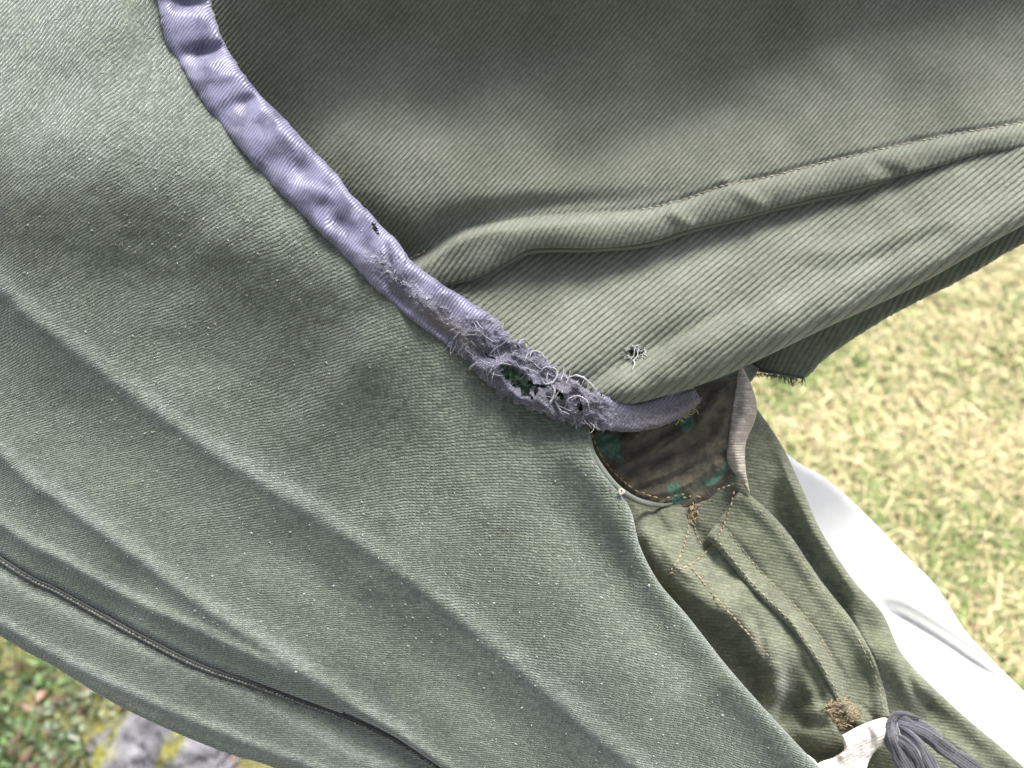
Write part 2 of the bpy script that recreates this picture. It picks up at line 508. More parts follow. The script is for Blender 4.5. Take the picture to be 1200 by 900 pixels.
# corded edge in the slit
sl = cr(SLIT, 16)
M_cord = thread('dark_cord', (0.012, 0.014, 0.012), (0.05, 0.055, 0.05))
cords = []
for off, rad, drop, shd in ((1.5, 1.5, 8, .2), (5.0, 1.2, 6, 2.2), (-1, 2.0, 14, .0)):
    w = H1b(sl[:, 0], sl[:, 1] + 10) + drop * 0.4
    cords.append((np.stack([sl[:, 0] - off * .45, sl[:, 1] + off * .9, w], -1), rad, shd))
tubes('edge_cord', cords[:2], M_cord, garment, 6)

stitches('slit_stitching', [(a, b + 5) for a, b in SLIT], thread('grey_edge_thread', (.05, .055, .05), (.14, .155, .14)), garment, lambda x, y: H1b(x, y + 8) + 3, 4.2, 1.2, 1.5, .6, .4)

# --- upper twill piece with its stitched hem
HEM = [(430, 372), (480, 352), (520, 337), (560, 326), (600, 303), (628, 291), (700, 291), (760, 284), (800, 271), (850, 259), (900, 246), (950, 233), (1000, 222), (1050, 208), (1100, 195), (1150, 180), (1200, 172), (1350, 130), (1560, 70)]
SEAM = [(440, 315), (492, 300), (540, 270), (600, 257), (680, 250), (750, 246), (800, 234), (850, 217), (900, 207), (950, 194), (1000, 182), (1100, 160), (1200, 142), (1350, 100), (1560, 40)]
seam_c = cr(SEAM, 8)
hem_c = cr(HEM, 8)


def H2(x, y):
    h = -26 + 0 * x
    h = h + ridge(x, y, [(200, -120), (500, -100), (800, -110), (1100, -170), (1600, -260)], 122, 90, 92, 2)
    h = h + ridge(x, y, [(330, 150), (420, 215), (560, 225), (700, 255), (900, 222), (1250, 150), (1560, 80)], 24, 110, 60)
    h = h - ridge(x, y, [(600, 205), (700, 175), (820, 130), (900, 110)], 8, 26, 26, 2, (.3, .3))
    h = h + ridge(x, y, [(520, 130), (600, 110), (700, 70), (800, 45)], 7, 30, 30, 2, (.3, .3))
    h = h + ridge(x, y, [(880, 60), (1000, 60), (1200, 10), (1400, -40)], 12, 50, 60, 2, (.3, 0))
    d, t = polydist(x, y, seam_c)
    lf = sstep(840, 640, x)
    band = sstep(2, -14, d)
    h = h + band * (4.5 + 6 * lf) - 3 * np.exp(-(d / 4) ** 2)
    h = h - 15 * lf * np.exp(-((d - 9) / 15.0) ** 2) * sstep(420, 470, x)
    d2, t2 = polydist(x, y, hem_c)
    h = h + 3 * np.exp(-((d2 - 16) / 14.0) ** 2)
    h = h + ridge(x, y, [(840, 205), (880, 232), (900, 245)], 4, 10, 10) + ridge(x, y, [(780, 240), (800, 258), (815, 268)], 4, 10, 10)
    h = h + ridge(x, y, [(1015, 185), (1040, 200), (1060, 210)], -4, 10, 10)
    td, tt = polydist(x, y, TC[::3])
    h = h - 16 * np.exp(-(td / 46.0) ** 2)
    return h + 4 * NZ[1](x, y, 90) + 1.6 * NZ[2](x, y, 34)


def phase2(x, y, h):
    f = .70 * x + .68 * y + .00006 * x * x
    d, t = polydist(x, y, seam_c)
    f = np.where(d < 0, f + 3.3 + d * 0.22, f)
    return (f + .10 * h) / 5.1


P2_poly = np.vstack([[(130, -300)], TC[::4][:39], hem_c[4:], [(1560, -330)]])
panel('upper_twill_panel', P2_poly, H2, M_twill, garment, 1.5, phase2, (.11, -.11), roll=(5, 6), rib=1.3, thick=6)

# --- lower twill piece
P3_LOW = [(660, 440), (684, 462), (704, 474), (735, 475), (785, 462), (832, 447), (872, 430), (960, 388), (1080, 332), (1200, 264), (1380, 180), (1560, 90)]


def H3(x, y):
    h = -48 + 0 * x
    h = h + ridge(x, y, [(380, 500), (500, 492), (600, 480), (700, 462), (800, 432), (950, 368), (1100, 300), (1250, 225), (1560, 90)], 66, 130, 60, 2, (0, 0))
    h = h - ridge(x, y, [(640, 470), (690, 446), (735, 424), (790, 394), (850, 364), (930, 330)], 11, 16, 12, 1.7, (.1, .4))
    h = h + ridge(x, y, [(690, 470), (760, 440), (860, 395), (980, 345), (1100, 290), (1300, 190)], 9, 20, 40, 2)
    h = h + blob(x, y, 800, 330, 60, 26, -20, 5)
    h = h + ridge(x, y, [(900, 300), (1000, 290), (1130, 250)], 5, 12, 16, 2, (.3, .3)) - ridge(x, y, [(980, 325), (1060, 290), (1150, 262)], 5, 10, 14, 2, (.3, .3))
    td, tt = polydist(x, y, TC[::3])
    h = h - 6 * np.exp(-(td / 24.0) ** 2)
    return h + 3 * NZ[3](x, y, 70) + 1.4 * NZ[2](x, y, 30)


def phase3(x, y, h):
    f = .64 * x + .76 * y
    return (f + .08 * h) / 6.6


P3_poly = np.vstack([TC[::4][22:44], cr(P3_LOW, 8)[3:], hem_c[::-1][:-3] + np.array([0, -30])])
panel('lower_twill_panel', P3_poly, H3, M_twill, garment, 1.5, phase3, (.12, -.09), roll=(16, 20), rib=1.7, thick=6, holes=[(744, 414, 11, 4.2, -15)])

# folded-under layer at the right
def H3b(x, y):
    h = -92 + ridge(x, y, [(880, 425), (1000, 350), (1200, 255), (1560, 70)], 18, 30, 40) + 2 * NZ[1](x, y, 30)
    return h - 14 * np.exp(-((x - 865) / 25.0) ** 2)


P3b_poly = np.vstack([cr([(800, 452), (840, 452), (872, 434), (905, 437), (941, 443), (962, 425), (990, 404), (1050, 367), (1130, 326), (1200, 286), (1380, 200), (1560, 110)], 6), [(1560, 40), (1200, 210), (1000, 320), (860, 400)]])
panel('folded_under_layer', P3b_poly, H3b, M_under, garment, 1.8, lambda x, y, h: (.80 * x + .55 * y + .3 * h) / 5.6, roll=(6, 8), rib=1.8, thick=6, fray=0.8)
def H3c(x, y):
    return -86 + ridge(x, y, [(770, 468), (830, 455), (885, 436)], 16, 14, 14)
panel('rolled_hem', np.vstack([cr([(760, 458), (800, 470), (850, 462), (878, 449), (890, 432)], 6), [(870, 420), (800, 440)]]), H3c, M_under, garment, 1.6,
      lambda x, y, h: (.3 * x + .9 * y) / 5.5, roll=(5, 6), rib=1.0)

# --- binding tape (swept strip, padded cross section, puckers, tears)
def build_tape():
    n = 620; m = 44
    u = np.linspace(0, len(TC) - 1, n)
    cx = np.interp(u, np.arange(len(TC)), TC[:, 0]); cy = np.interp(u, np.arange(len(TC)), TC[:, 1]); wd = np.interp(u, np.arange(len(TC)), TW)
    tx = np.gradient(cx); ty = np.gradient(cy); L = np.hypot(tx, ty); tx /= L; ty /= L
    ax, ay = ty, -tx                                  # towards the upper right
    v = np.linspace(-1, 1, m)
    k = u / 14.0                                      # control point index
    fr = sstep(8.4, 9.6, k) * sstep(12.9, 11.8, k)    # how frayed
    jag = 1 + (0.03 + 0.11 * fr)[:, None] * np.stack([NZ[1](u * 2.2, u * 0 + 7, 3), NZ[2](u * 2.2, u * 0 + 3, 3)], -1) \
        + 0.17 * np.stack([.6 * NZ[1](u, u * 0, 13), NZ[2](u, u * 0, 8)], -1)
    side = np.where(v[None] < 0, jag[:, :1], jag[:, 1:])
    side = 1 + (side - 1) * np.abs(v[None]) ** 3
    X = cx[:, None] + ax[:, None] * v[None] * wd[:, None] * side
    Y = cy[:, None] + ay[:, None] * v[None] * wd[:, None] * side
    x = X.ravel(); y = Y.ravel(); vv = np.broadcast_to(v, (n, m)).ravel(); uu = np.repeat(u, m); kk = uu / 14; frr = np.repeat(fr, m)
    base = np.maximum(H1(cx, cy), H2(cx, cy) * sstep(7.5, 6.5, k) + H3(cx, cy) * sstep(6.5, 7.5, k))
    from_ = np.convolve(np.pad(base, 20, 'edge'), np.ones(41) / 41, 'valid')
    from_ = from_ - 34 * sstep(12.0, 14.5, k)
    h = np.repeat(from_, m) + 19
    h = h + 13 * (np.sqrt(np.clip(1 - np.abs(vv) ** 4.5, 0, 1)) - 1)
    # puckers
    for (bx, by, rx, ry, a, am) in ((243, 60, 28, 9, -12, -17), (222, 4, 26, 9, 5, -13), (290, 120, 16, 9, -20, -9), (352, 200, 14, 13, -40, -10), (330, 150, 20, 10, 60, 4), (398, 262, 14, 10, 30, -6),
                                    (262, 88, 26, 9, -12, 6), (318, 165, 20, 14, 20, 4), (372, 226, 20, 10, 20, 5), (476, 318, 18, 16, 30, 4), (575, 388, 24, 14, 35, 7), (520, 392, 26, 6, 40, -8), (560, 412, 20, 6, 40, -5),
                                    (578, 392, 6, 5, 0, -4), (470, 352, 26, 5, 45, -5), (492, 350, 30, 7, 42, 4), (300, 85, 10, 10, 0, 3), (410, 232, 10, 14, 0, 5), (425, 300, 20, 8, 40, 4), (700, 470, 18, 8, 20, 4), (455, 300, 5, 22, -10, -4)):
        h = h + blob(x, y, bx, by, rx, ry, a, am)
    h = h + (4.2 * NZ[4](x * .9 + y * .9, (x - y) * .5, 34) + 0.9 * NZ[6](x, y, 18) + 0.3 * NZ[5](x, y, 8)) * (1 - 0.2 * frr)
    h = h + frr * (7 * NZ[3](x, y, 17) + 2.8 * NZ[2](x * .5 + y, x - y * .4, 9) + 1.0 * NZ[1](x, y, 4) - 3)
    worn = np.clip(sstep(6.0, 7.0, kk) * np.exp(-((vv + 0.15) / .45) ** 2) * .9 + frr, 0, 1)
    worn = np.maximum(worn, sstep(12.4, 13.2, kk) * sstep(14.0, 13.3, kk) * .7)
    h = h + worn * (1.1 * NZ[6](x, y, 3.2) + .7 * NZ[7](x, y, 1.7))
    q = np.arange(n * m).reshape(n, m)
    q = np.stack([q[:-1, :-1], q[:-1, 1:], q[1:, 1:], q[1:, :-1]], -1).reshape(-1, 4)
    fx = x[q].mean(1); fy = y[q].mean(1)
    keep = np.ones(len(q), bool)
    for (hx, hy, rx, ry, a) in ((607, 447, 26, 9, 42), (655, 462, 10, 2.6, 50), (679, 474, 8, 3.2, 75), (632, 452, 7, 2, 10), (574, 418, 9, 1.6, 20), (440, 269, 9, 2.0, 62)):
        a = R(a); ex = fx - hx; ey = fy - hy
        p = (ex * math.cos(a) + ey * math.sin(a)) / rx; r_ = (-ex * math.sin(a) + ey * math.cos(a)) / ry
        keep &= (p * p + r_ * r_ + .8 * NZ[4](fx, fy, 5) + .4 * NZ[5](fx, fy, 2.5)) > 1
    q = q[keep]
    # raised lip round the big tear
    a = R(42); p = ((x - 607) * math.cos(a) + (y - 447) * math.sin(a)) / 27; r_ = (-(x - 607) * math.sin(a) + (y - 447) * math.cos(a)) / 11
    rr = np.sqrt(p * p + r_ * r_)
    h = h + 4 * np.exp(-((rr - 1.25) / .3) ** 2)
    stain = np.clip(sstep(12.2, 13.6, kk) * .8 + sstep(7.2, 8.2, kk) * sstep(9.6, 8.8, kk) * np.exp(-((vv + .35) / .35) ** 2) * .9 + sstep(10.4, 11.2, kk) * sstep(12.6, 11.6, kk) * .35, 0, 1)
    co = to_local(x, y, h)
    # turned-under edges
    lo1 = to_local(X[:, 0] + ax * 3, Y[:, 0] + ay * 3, h.reshape(n, m)[:, 0] - 9)
    lo2 = to_local(X[:, -1] - ax * 3, Y[:, -1] - ay * 3, h.reshape(n, m)[:, -1] - 9)
    i = np.arange(n - 1); b = n * m
    f1 = np.stack([i * m, (i + 1) * m, b + i + 1, b + i], -1)
    f2 = np.stack([i * m + m - 1, b + n + i, b + n + i + 1, (i + 1) * m + m - 1], -1)
    co = np.vstack([co, lo1, lo2])
    ext = lambda z: np.concatenate([z, z.reshape(n, m)[:, 0], z.reshape(n, m)[:, -1]])
    ph = (.80 * x + .55 * y + .25 * h + 2.0 * NZ[1](x, y, 20)) / 3.3
    at = {'phase': ext(ph), 'px': np.stack([ext(x) / 100, ext(y) / 100, np.zeros(len(co))], -1), 'worn': ext(worn), 'stain': ext(stain)}
    H = lambda X_, Y_: np.array([h[np.argmin((x - a_) ** 2 + (y - b_) ** 2)] for a_, b_ in zip(np.atleast_1d(X_), np.atleast_1d(Y_))])
    return co, [q, f1, f2], at, H


def tape_material():
    m, nt, bs = mat_new('violet_satin')
    px = attr(nt, 'px').outputs['Vector']; ph = attr(nt, 'phase').outputs['Fac']
    worn = attr(nt, 'worn').outputs['Fac']; stain = attr(nt, 'stain').outputs['Fac']
    s = math_(nt, 'ABSOLUTE', math_(nt, 'SINE', math_(nt, 'MULTIPLY', ph, math.pi)))
    s2 = math_(nt, 'ABSOLUTE', math_(nt, 'SINE', math_(nt, 'MULTIPLY', math_(nt, 'ADD', ph, math_(nt, 'MULTIPLY', noise(nt, px, 12, 2), .8)), math.pi)))
    n1 = noise(nt, px, 5.0, 4, .6); n2 = noise(nt, px, 42.0, 3, .7)
    col = mix(nt, n1, (0.125, 0.124, 0.192), (0.235, 0.233, 0.320))
    col = mix(nt, math_(nt, 'MULTIPLY', math_(nt, 'SUBTRACT', 1, s2), .75), col, (0.075, 0.072, 0.15))
    blot = ramp(nt, noise(nt, px, 3.2, 4, .65), [(.36, (.5, .5, .55)), (.56, (1.05, 1.05, 1.05))])
    col = mix(nt, 1.0, col, blot, 'MULTIPLY')
    wcol = ramp(nt, math_(nt, 'ADD', math_(nt, 'MULTIPLY', n2, .6), math_(nt, 'MULTIPLY', noise(nt, px, 13, 3, .6), .4)), [(0.38, (0.018, 0.017, 0.024)), (0.52, (0.075, 0.073, 0.10)), (0.70, (0.26, 0.255, 0.30))])
    col = mix(nt, math_(nt, 'MULTIPLY', worn, .8), col, wcol)
    scol = ramp(nt, n2, [(0.3, (0.05, 0.043, 0.045)), (0.75, (0.16, 0.15, 0.17))])
    col = mix(nt, stain, col, scol)
    nt.links.new(col, bs.inputs['Base Color'])
    b1 = nt.nodes.new('ShaderNodeBump'); b1.inputs['Strength'].default_value = .5; b1.inputs['Distance'].default_value = .0004
    nt.links.new(s2, b1.inputs['Height'])
    b2 = nt.nodes.new('ShaderNodeBump'); b2.inputs['Distance'].default_value = .0008
    nt.links.new(math_(nt, 'MULTIPLY', worn, .9), b2.inputs['Strength'])
    nt.links.new(n2, b2.inputs['Height']); nt.links.new(b1.outputs[0], b2.inputs['Normal']); nt.links.new(b2.outputs[0], bs.inputs['Normal'])
    nt.links.new(math_(nt, 'ADD', math_(nt, 'MULTIPLY', worn, .4), .39), bs.inputs['Roughness'])
    bs.inputs['Specular IOR Level'].default_value = .45
    bs.inputs['Sheen Weight'].default_value = .25; bs.inputs['Sheen Roughness'].default_value = .4
    bs.inputs['Sheen Tint'].default_value = (.85, .85, 1, 1)
    return m


co, fc, at, HT = build_tape()
tape = mesh_obj('binding_tape', co, fc, tape_material(), garment, at)
tape['label'] = 'violet satin binding tape, frayed and torn at its lower end'

# lining seen through the tears
M_lin, nt, bs = mat_new('green_lining')
n_ = noise(nt, attr(nt, 'px').outputs['Vector'], 16, 3, .6)
nt.links.new(ramp(nt, n_, [(.3, (.01, .012, .01)), (.45, (.03, .06, .03)), (.58, (.10, .17, .095)), (.72, (.17, .165, .11))]), bs.inputs['Base Color'])
bs.inputs['Roughness'].default_value = .9
tz = float(HT(600, 470)[0])
panel('torn_lining', cr([(575, 420), (600, 418), (640, 440), (690, 470), (690, 485), (640, 470), (600, 460), (575, 425)], 5),
      lambda x, y: H1(x, y) + 5 + 2.5 * NZ[2](x, y, 5) + 2.5 * NZ[3](x, y, 9) + blob(x, y, 614, 446, 16, 7, 42, 7), M_lin, tape, 1.2, None, roll=None)

# loose threads of the frayed binding
def curl(x, y, w, L, ang, lift, turn, n=7):
    P = [(x, y, w)]
    a = ang; st = L / (n - 1); b = lift
    for i in range(n - 1):
        a += random.gauss(0, turn); b += random.gauss(-.15, .35)
        P.append((P[-1][0] + st * math.cos(a), P[-1][1] + st * math.sin(a), max(w - 5, P[-1][2] + st * b)))
    return np.array(P)


paths = []
for i in range(340):
    k = random.choice([random.uniform(8.6, 9.8), random.uniform(9.4, 12.2), random.uniform(9.8, 12.6)])
    j = min(int(k * 14), len(TC) - 2)
    c = TC[j]; t = TC[j + 1] - TC[j]; t = t / np.linalg.norm(t); nn = np.array([t[1], -t[0]])
    v = random.choice([-1, 1]) * random.uniform(.2, 1.02) if random.random() < .6 else random.uniform(-1, 1)
    p = c + nn * v * TW[j]
    ca_, sa_ = math.cos(R(42)), math.sin(R(42)); ex = p[0] - 607; ey = p[1] - 447
    if ((ex * ca_ + ey * sa_) / 32) ** 2 + ((-ex * sa_ + ey * ca_) / 16) ** 2 < 1: continue
    w = float(HT(p[0], p[1])[0])
    out = math.atan2(nn[1], nn[0]) + (0 if v > 0 else math.pi)
    ang = random.gauss(out, 1.0) if abs(v) > .75 else math.atan2(t[1], t[0]) + random.choice([0, .5, 1, 1.5, .25]) * math.pi + random.gauss(0, .22)
    L = random.uniform(3, 9) * (1.5 if random.random() < .1 else 1) if abs(v) > .75 else random.uniform(6, 18)
    paths.append((curl(p[0], p[1], w + .4, L, ang, random.uniform(-.25, .2), .2), np.linspace(1, .6, 7) * random.uniform(.28, .5), random.random() ** .7))
for i in range(40):   # worn nap on the torn edge near the seam and along the middle
    j = random.choice([random.randint(84, 100), random.randint(100, 130)])
    c = TC[j]; t = TC[j + 1] - TC[j]; t /= np.linalg.norm(t); nn = np.array([t[1], -t[0]])
    p = c + nn * random.uniform(-.3, .75 if j < 100 else .3) * TW[j]
    w = float(HT(p[0], p[1])[0])
    paths.append((curl(p[0], p[1], w + .3, random.uniform(5, 11), random.gauss(math.atan2(nn[1], nn[0]), .7), .2, .3), np.linspace(1, .5, 7) * random.uniform(.4, .8), random.uniform(.3, 1)))
M_fray = thread('frayed_violet_thread', (.05, .048, .07), (.34, .335, .39))
tubes('frayed_thread', paths, M_fray, tape, 5, 'stuff')
br = []
for i in range(16):
    q = random.uniform(-.9, .9); a_ = R(42)
    bx = 607 + 26 * q * math.cos(a_); by = 447 + 26 * q * math.sin(a_)
    sd_ = random.choice([-1, 1]); L = random.uniform(6, 13)
    t = np.linspace(0, 1, 7); ox = sd_ * (11 - L * t)
    px_ = bx - ox * math.sin(a_) + random.uniform(-2, 2) * t; py_ = by + ox * math.cos(a_) + random.uniform(-2, 2) * t
    br.append((np.column_stack([px_, py_, H1(px_, py_) + 13 - 5 * t]), .45 * np.linspace(1.2, .7, 7), random.random()))
tubes('torn_weft', br, M_fray, tape, 5, 'stuff')
# loops that curl over the torn binding
M_loop = thread('curled_violet_strand', (.11, .107, .145), (.25, .245, .29))
loops = []
for pts in ([(580, 430), (588, 426), (600, 428)],
            [(633, 436), (640, 430), (652, 434), (650, 446), (640, 450), (634, 444)], [(662, 478), (666, 468), (676, 464), (688, 470), (690, 480)], [(650, 470), (656, 480), (668, 486)],
            [(612, 412), (608, 403), (614, 398), (620, 404)], [(620, 420), (624, 412), (634, 414), (640, 422)], [(664, 444), (676, 440), (690, 448), (700, 458)], [(560, 424), (552, 430), (550, 434)],
            [(640, 480), (645, 472), (650, 458), (646, 450)]):
    c = cr(pts, 8) + rng.normal(0, .35, (8 * (len(pts) - 1) + 1, 2))
    w = HT(c[:, 0], c[:, 1])
    w = np.convolve(np.pad(w, 4, 'edge'), np.ones(9) / 9, 'valid') + 2.5 + 2 * np.sin(np.linspace(0, math.pi, len(c)))
    loops.append((np.column_stack([c, w]), 1.35 * np.sin(np.linspace(.35, math.pi - .35, len(c))) * rng.uniform(.6, 1.3, len(c)), random.random()))
tubes('curled_strand', loops, M_loop, tape, 7, 'stuff')

# --- seam stitches
M_tan = thread('tan_thread', (.16, .135, .085), (.34, .29, .20))
stitches('hem_stitching', [p for p in SEAM if 740 <= p[0] <= 1360], M_tan, garment, H2, 8.5, .65, .2)
stitches('hem_stitching', [(478, 303), (492, 297), (505, 290)], M_tan, garment, H2, 9, .9, 3)

# dark doubled edge below the hem
hh = hem_c[12:]
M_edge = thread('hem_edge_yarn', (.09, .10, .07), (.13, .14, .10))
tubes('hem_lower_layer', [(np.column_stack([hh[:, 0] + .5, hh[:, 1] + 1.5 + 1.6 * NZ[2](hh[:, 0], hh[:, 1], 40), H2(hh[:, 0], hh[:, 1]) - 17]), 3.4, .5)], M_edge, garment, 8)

# ochre thread ends where the tape stops
oc = []
for i in range(26):
    x = random.gauss(806, 10); y = 492 - .9 * (x - 795) + random.gauss(0, 4)
    oc.append((curl(x, y, float(H1(np.array([690.]), np.array([500.]))[0]) - 52, random.uniform(5, 12), random.gauss(-.5, .8), 0, .4), .6, random.random()))
tubes('loose_thread_end', oc, thread('ochre_thread_end', (.20, .16, .07), (.40, .35, .18)), tape, 5, 'stuff')

# frays round the small hole
paths = []
for i in range(110):
    a = random.uniform(0, 2 * math.pi)
    x = 744 + 12 * math.cos(a) * random.uniform(.6, 1.2); y = 414 + 7 * math.sin(a) * random.uniform(.6, 1.3)
    w = float(H3(np.array([x]), np.array([y]))[0])
    paths.append((curl(x, y, w + 1.5, random.uniform(2, 6), a + random.gauss(0, 1.5), random.uniform(-.3, .15), .6), np.linspace(1, .4, 7) * random.uniform(.35, .8), random.random()))
for sx, sy, ex, ey in ((739, 421, 746, 406), (743, 422, 750, 408), (742, 422, 743, 434)):
    t = np.linspace(0, 1, 7); x = sx + (ex - sx) * t + 1.5 * np.sin(t * 5); y = sy + (ey - sy) * t
    paths.append((np.column_stack([x, y, H3(x, y) + 2.5 + 2 * np.sin(t * 3)]), .8 * np.linspace(1.2, .6, 7), .7))
M_pale = thread('pale_frayed_thread', (.10, .115, .095), (.40, .42, .40))
tubes('hole_fray', paths, M_pale, garment, 5, 'stuff')
panel('hole_backing', [(725, 400), (765, 400), (765, 430), (725, 430)], lambda x, y: H3(x, y) - 12, M_under, garment, 3, None, roll=None)
# fringe of the raw edge at the right
paths = []
for i in range(90):
    t = random.random(); x = 882 + t * 60; y = 436 + t * 6 + random.uniform(-1, 2)
    w = float(H3b(np.array([x]), np.array([y]))[0]) - 5
    L = random.uniform(2, 6) if x < 915 else random.uniform(4, 13)
    paths.append((curl(x, y, w, L, random.gauss(1.35, .45), 0, .25), np.linspace(1, .6, 7) * random.uniform(.4, .8), random.random()))
M_dk = thread('dark_edge_thread', (.015, .022, .018), (.06, .075, .06))
tubes('raw_edge_fringe', paths, M_dk, garment, 4, 'stuff')
c = cr([(850, 445), (872, 433), (905, 436), (941, 442)], 8)
tubes('raw_edge', [(np.column_stack([c, H3b(c[:, 0], c[:, 1]) - 2]), 2.4, .2)], M_dk, garment, 6)

# --- patterned pocket lining
def H5(x, y):
    h = -66 - .05 * (y - 500)
    for k, (pts, am) in enumerate((([(700, 560), (770, 530), (820, 495), (850, 455)], 7), ([(720, 575), (790, 552), (835, 520), (858, 470)], 6), ([(690, 530), (750, 512), (800, 488), (830, 455)], 6), ([(740, 585), (800, 570), (850, 535)], 6), ([(700, 545), (760, 520), (812, 490)], -4), ([(720, 560), (790, 535), (845, 500)], -5))):
        h = h + ridge(x, y, pts, am * 1.3, 7, 5, 1.5)
    h = h + 4.5 * NZ[3](x * .22 - y * .12, x * .55 + y * .85, 9) + 2.0 * NZ[5](x * .25 - y * .15, x * .55 + y * .85, 4.5) + .8 * NZ[2](x, y, 5)
    return h - blob(x, y, 780, 530, 55, 35, -25, 6)


def green_mask(x, y, d):
    wx = x + 3 * NZ[1](x, y, 14) + 1.2 * NZ[3](x, y, 3); wy = y + 3 * NZ[2](x, y, 14) + 1.2 * NZ[4](x, y, 3)
    g = np.zeros_like(x)
    for (cx_, cy_, rx, ry, a) in ((712, 520, 15, 11, 5), (791, 577, 9, 12, -25), (842, 554, 20, 4, -42), (806, 494, 9, 8, -30), (722, 537, 9, 4, 30)):
        a = R(a); ex = wx - cx_; ey = wy - cy_
        r = (np.abs((ex * math.cos(a) + ey * math.sin(a)) / rx) ** 5 + np.abs((-ex * math.sin(a) + ey * math.cos(a)) / ry) ** 5) ** .2
        g = np.maximum(g, sstep(1.08, .95, r))
    return g


M_camo, nt, bs = mat_new('patterned_lining')
px = attr(nt, 'px').outputs['Vector']
n1 = noise(nt, px, 4.5, 3, .6); n2 = noise(nt, px, 30, 2, .6); n3 = noise(nt, mapping(nt, px, R(32), (4, 24, 1)), 1.0, 3, .65)
c = ramp(nt, n1, [(.35, (.030, .025, .016)), (.5, (.058, .048, .031)), (.65, (.088, .075, .049))])
c = mix(nt, ramp(nt, n3, [(.5, (0, 0, 0)), (.62, (.8, .8, .8))]), c, (.040, .045, .028))
g = mix(nt, n2, (.022, .070, .045), (.066, .140, .095))
c = mix(nt, attr(nt, 'green').outputs['Fac'], c, g)
c = mix(nt, 1.0, c, ramp(nt, n2, [(.3, (.8, .8, .8)), (.7, (1.2, 1.2, 1.2))]), 'MULTIPLY')
nt.links.new(c, bs.inputs['Base Color'])
bb = nt.nodes.new('ShaderNodeBump'); bb.inputs['Strength'].default_value = .5; bb.inputs['Distance'].default_value = .0005
nt.links.new(n2, bb.inputs['Height']); nt.links.new(bb.outputs[0], bs.inputs['Normal'])
bs.inputs['Roughness'].default_value = .85; bs.inputs['Sheen Weight'].default_value = .2
POCK = cr([(662, 484), (676, 520), (694, 552), (718, 582), (750, 600), (788, 606), (822, 595), (850, 574), (868, 548)], 6)
pocket = panel('pocket_lining', np.vstack([POCK, [(866, 500), (876, 440), (820, 430), (740, 460)]]), H5, M_camo, garment, 1.4, None, roll=(20, 34), extra={'green': green_mask})
pocket['label'] = 'brown lining with green printed patches inside the pocket mouth'
# piping along the pocket mouth
pc = cr([(684, 504), (690, 520), (704, 545), (724, 570), (748, 586), (774, 592), (790, 590)], 8)
M_pipe = thread('grey_green_piping', (.075, .088, .07), (.12, .135, .115), sheen=.2)
tubes('pocket_piping', [(np.column_stack([pc - np.array([2, 0]), H1(pc[:, 0] - 4, pc[:, 1] + 2) * sstep(780, 735, pc[:, 0]) + (H5(pc[:, 0], pc[:, 1]) + 12) * sstep(735, 780, pc[:, 0]) - 7]), np.interp(np.linspace(0, 1, len(pc)), [0, .1, .75, 1], [2, 4, 3.6, 1]), .3)], M_pipe, garment, 10)
M_rust = thread('rust_thread', (.13, .065, .03), (.30, .18, .09))
stitches('pocket_stitching', [(694, 508), (701, 528), (716, 550), (738, 570), (758, 580), (780, 583), (805, 578)], M_rust, garment, H5, 8, 1.1, 5)
# knotted thread button on the piping
bt = []
for i in range(26):
    a = random.uniform(0, 6.28); r0 = random.uniform(.5, 3.2)
    t = np.linspace(0, 1, 7)
    bt.append((np.column_stack([728 + r0 * np.cos(a + 2.4 * t), 576 + r0 * np.sin(a + 2.4 * t), float(H1(np.array([724.]), np.array([576.]))[0]) + 2 + random.uniform(-2, 3) - .25 * r0 + 0 * t]), random.uniform(.6, 1.2), random.random()))
M_knot = thread('pale_knot_thread', (.26, .22, .17), (.46, .41, .35))
tubes('thread_knot', bt, M_knot, garment, 6)

# --- beige strip
def H6(x, y):
    return -66 + ridge(x, y, [(872, 440), (874, 480), (862, 520), (872, 570)], 12, 9, 9) + 1.5 * NZ[2](x, y, 12)
panel('beige_facing', np.vstack([cr([(868, 425), (882, 455), (887, 478), (884, 495), (874, 520), (874, 550), (879, 579)], 6), cr([(866, 562), (852, 540), (854, 512), (857, 480), (862, 450), (868, 425)], 6)]), H6, M_beige, garment, 1.4,
      lambda x, y, h: y / 3.2, roll=(4, 6), thick=5)

# --- lower side of the garment with the placket
def tilt4(x, y):
    return -60 - .24 * np.clip(x - 760, 0, 900) - .08 * (y - 580)


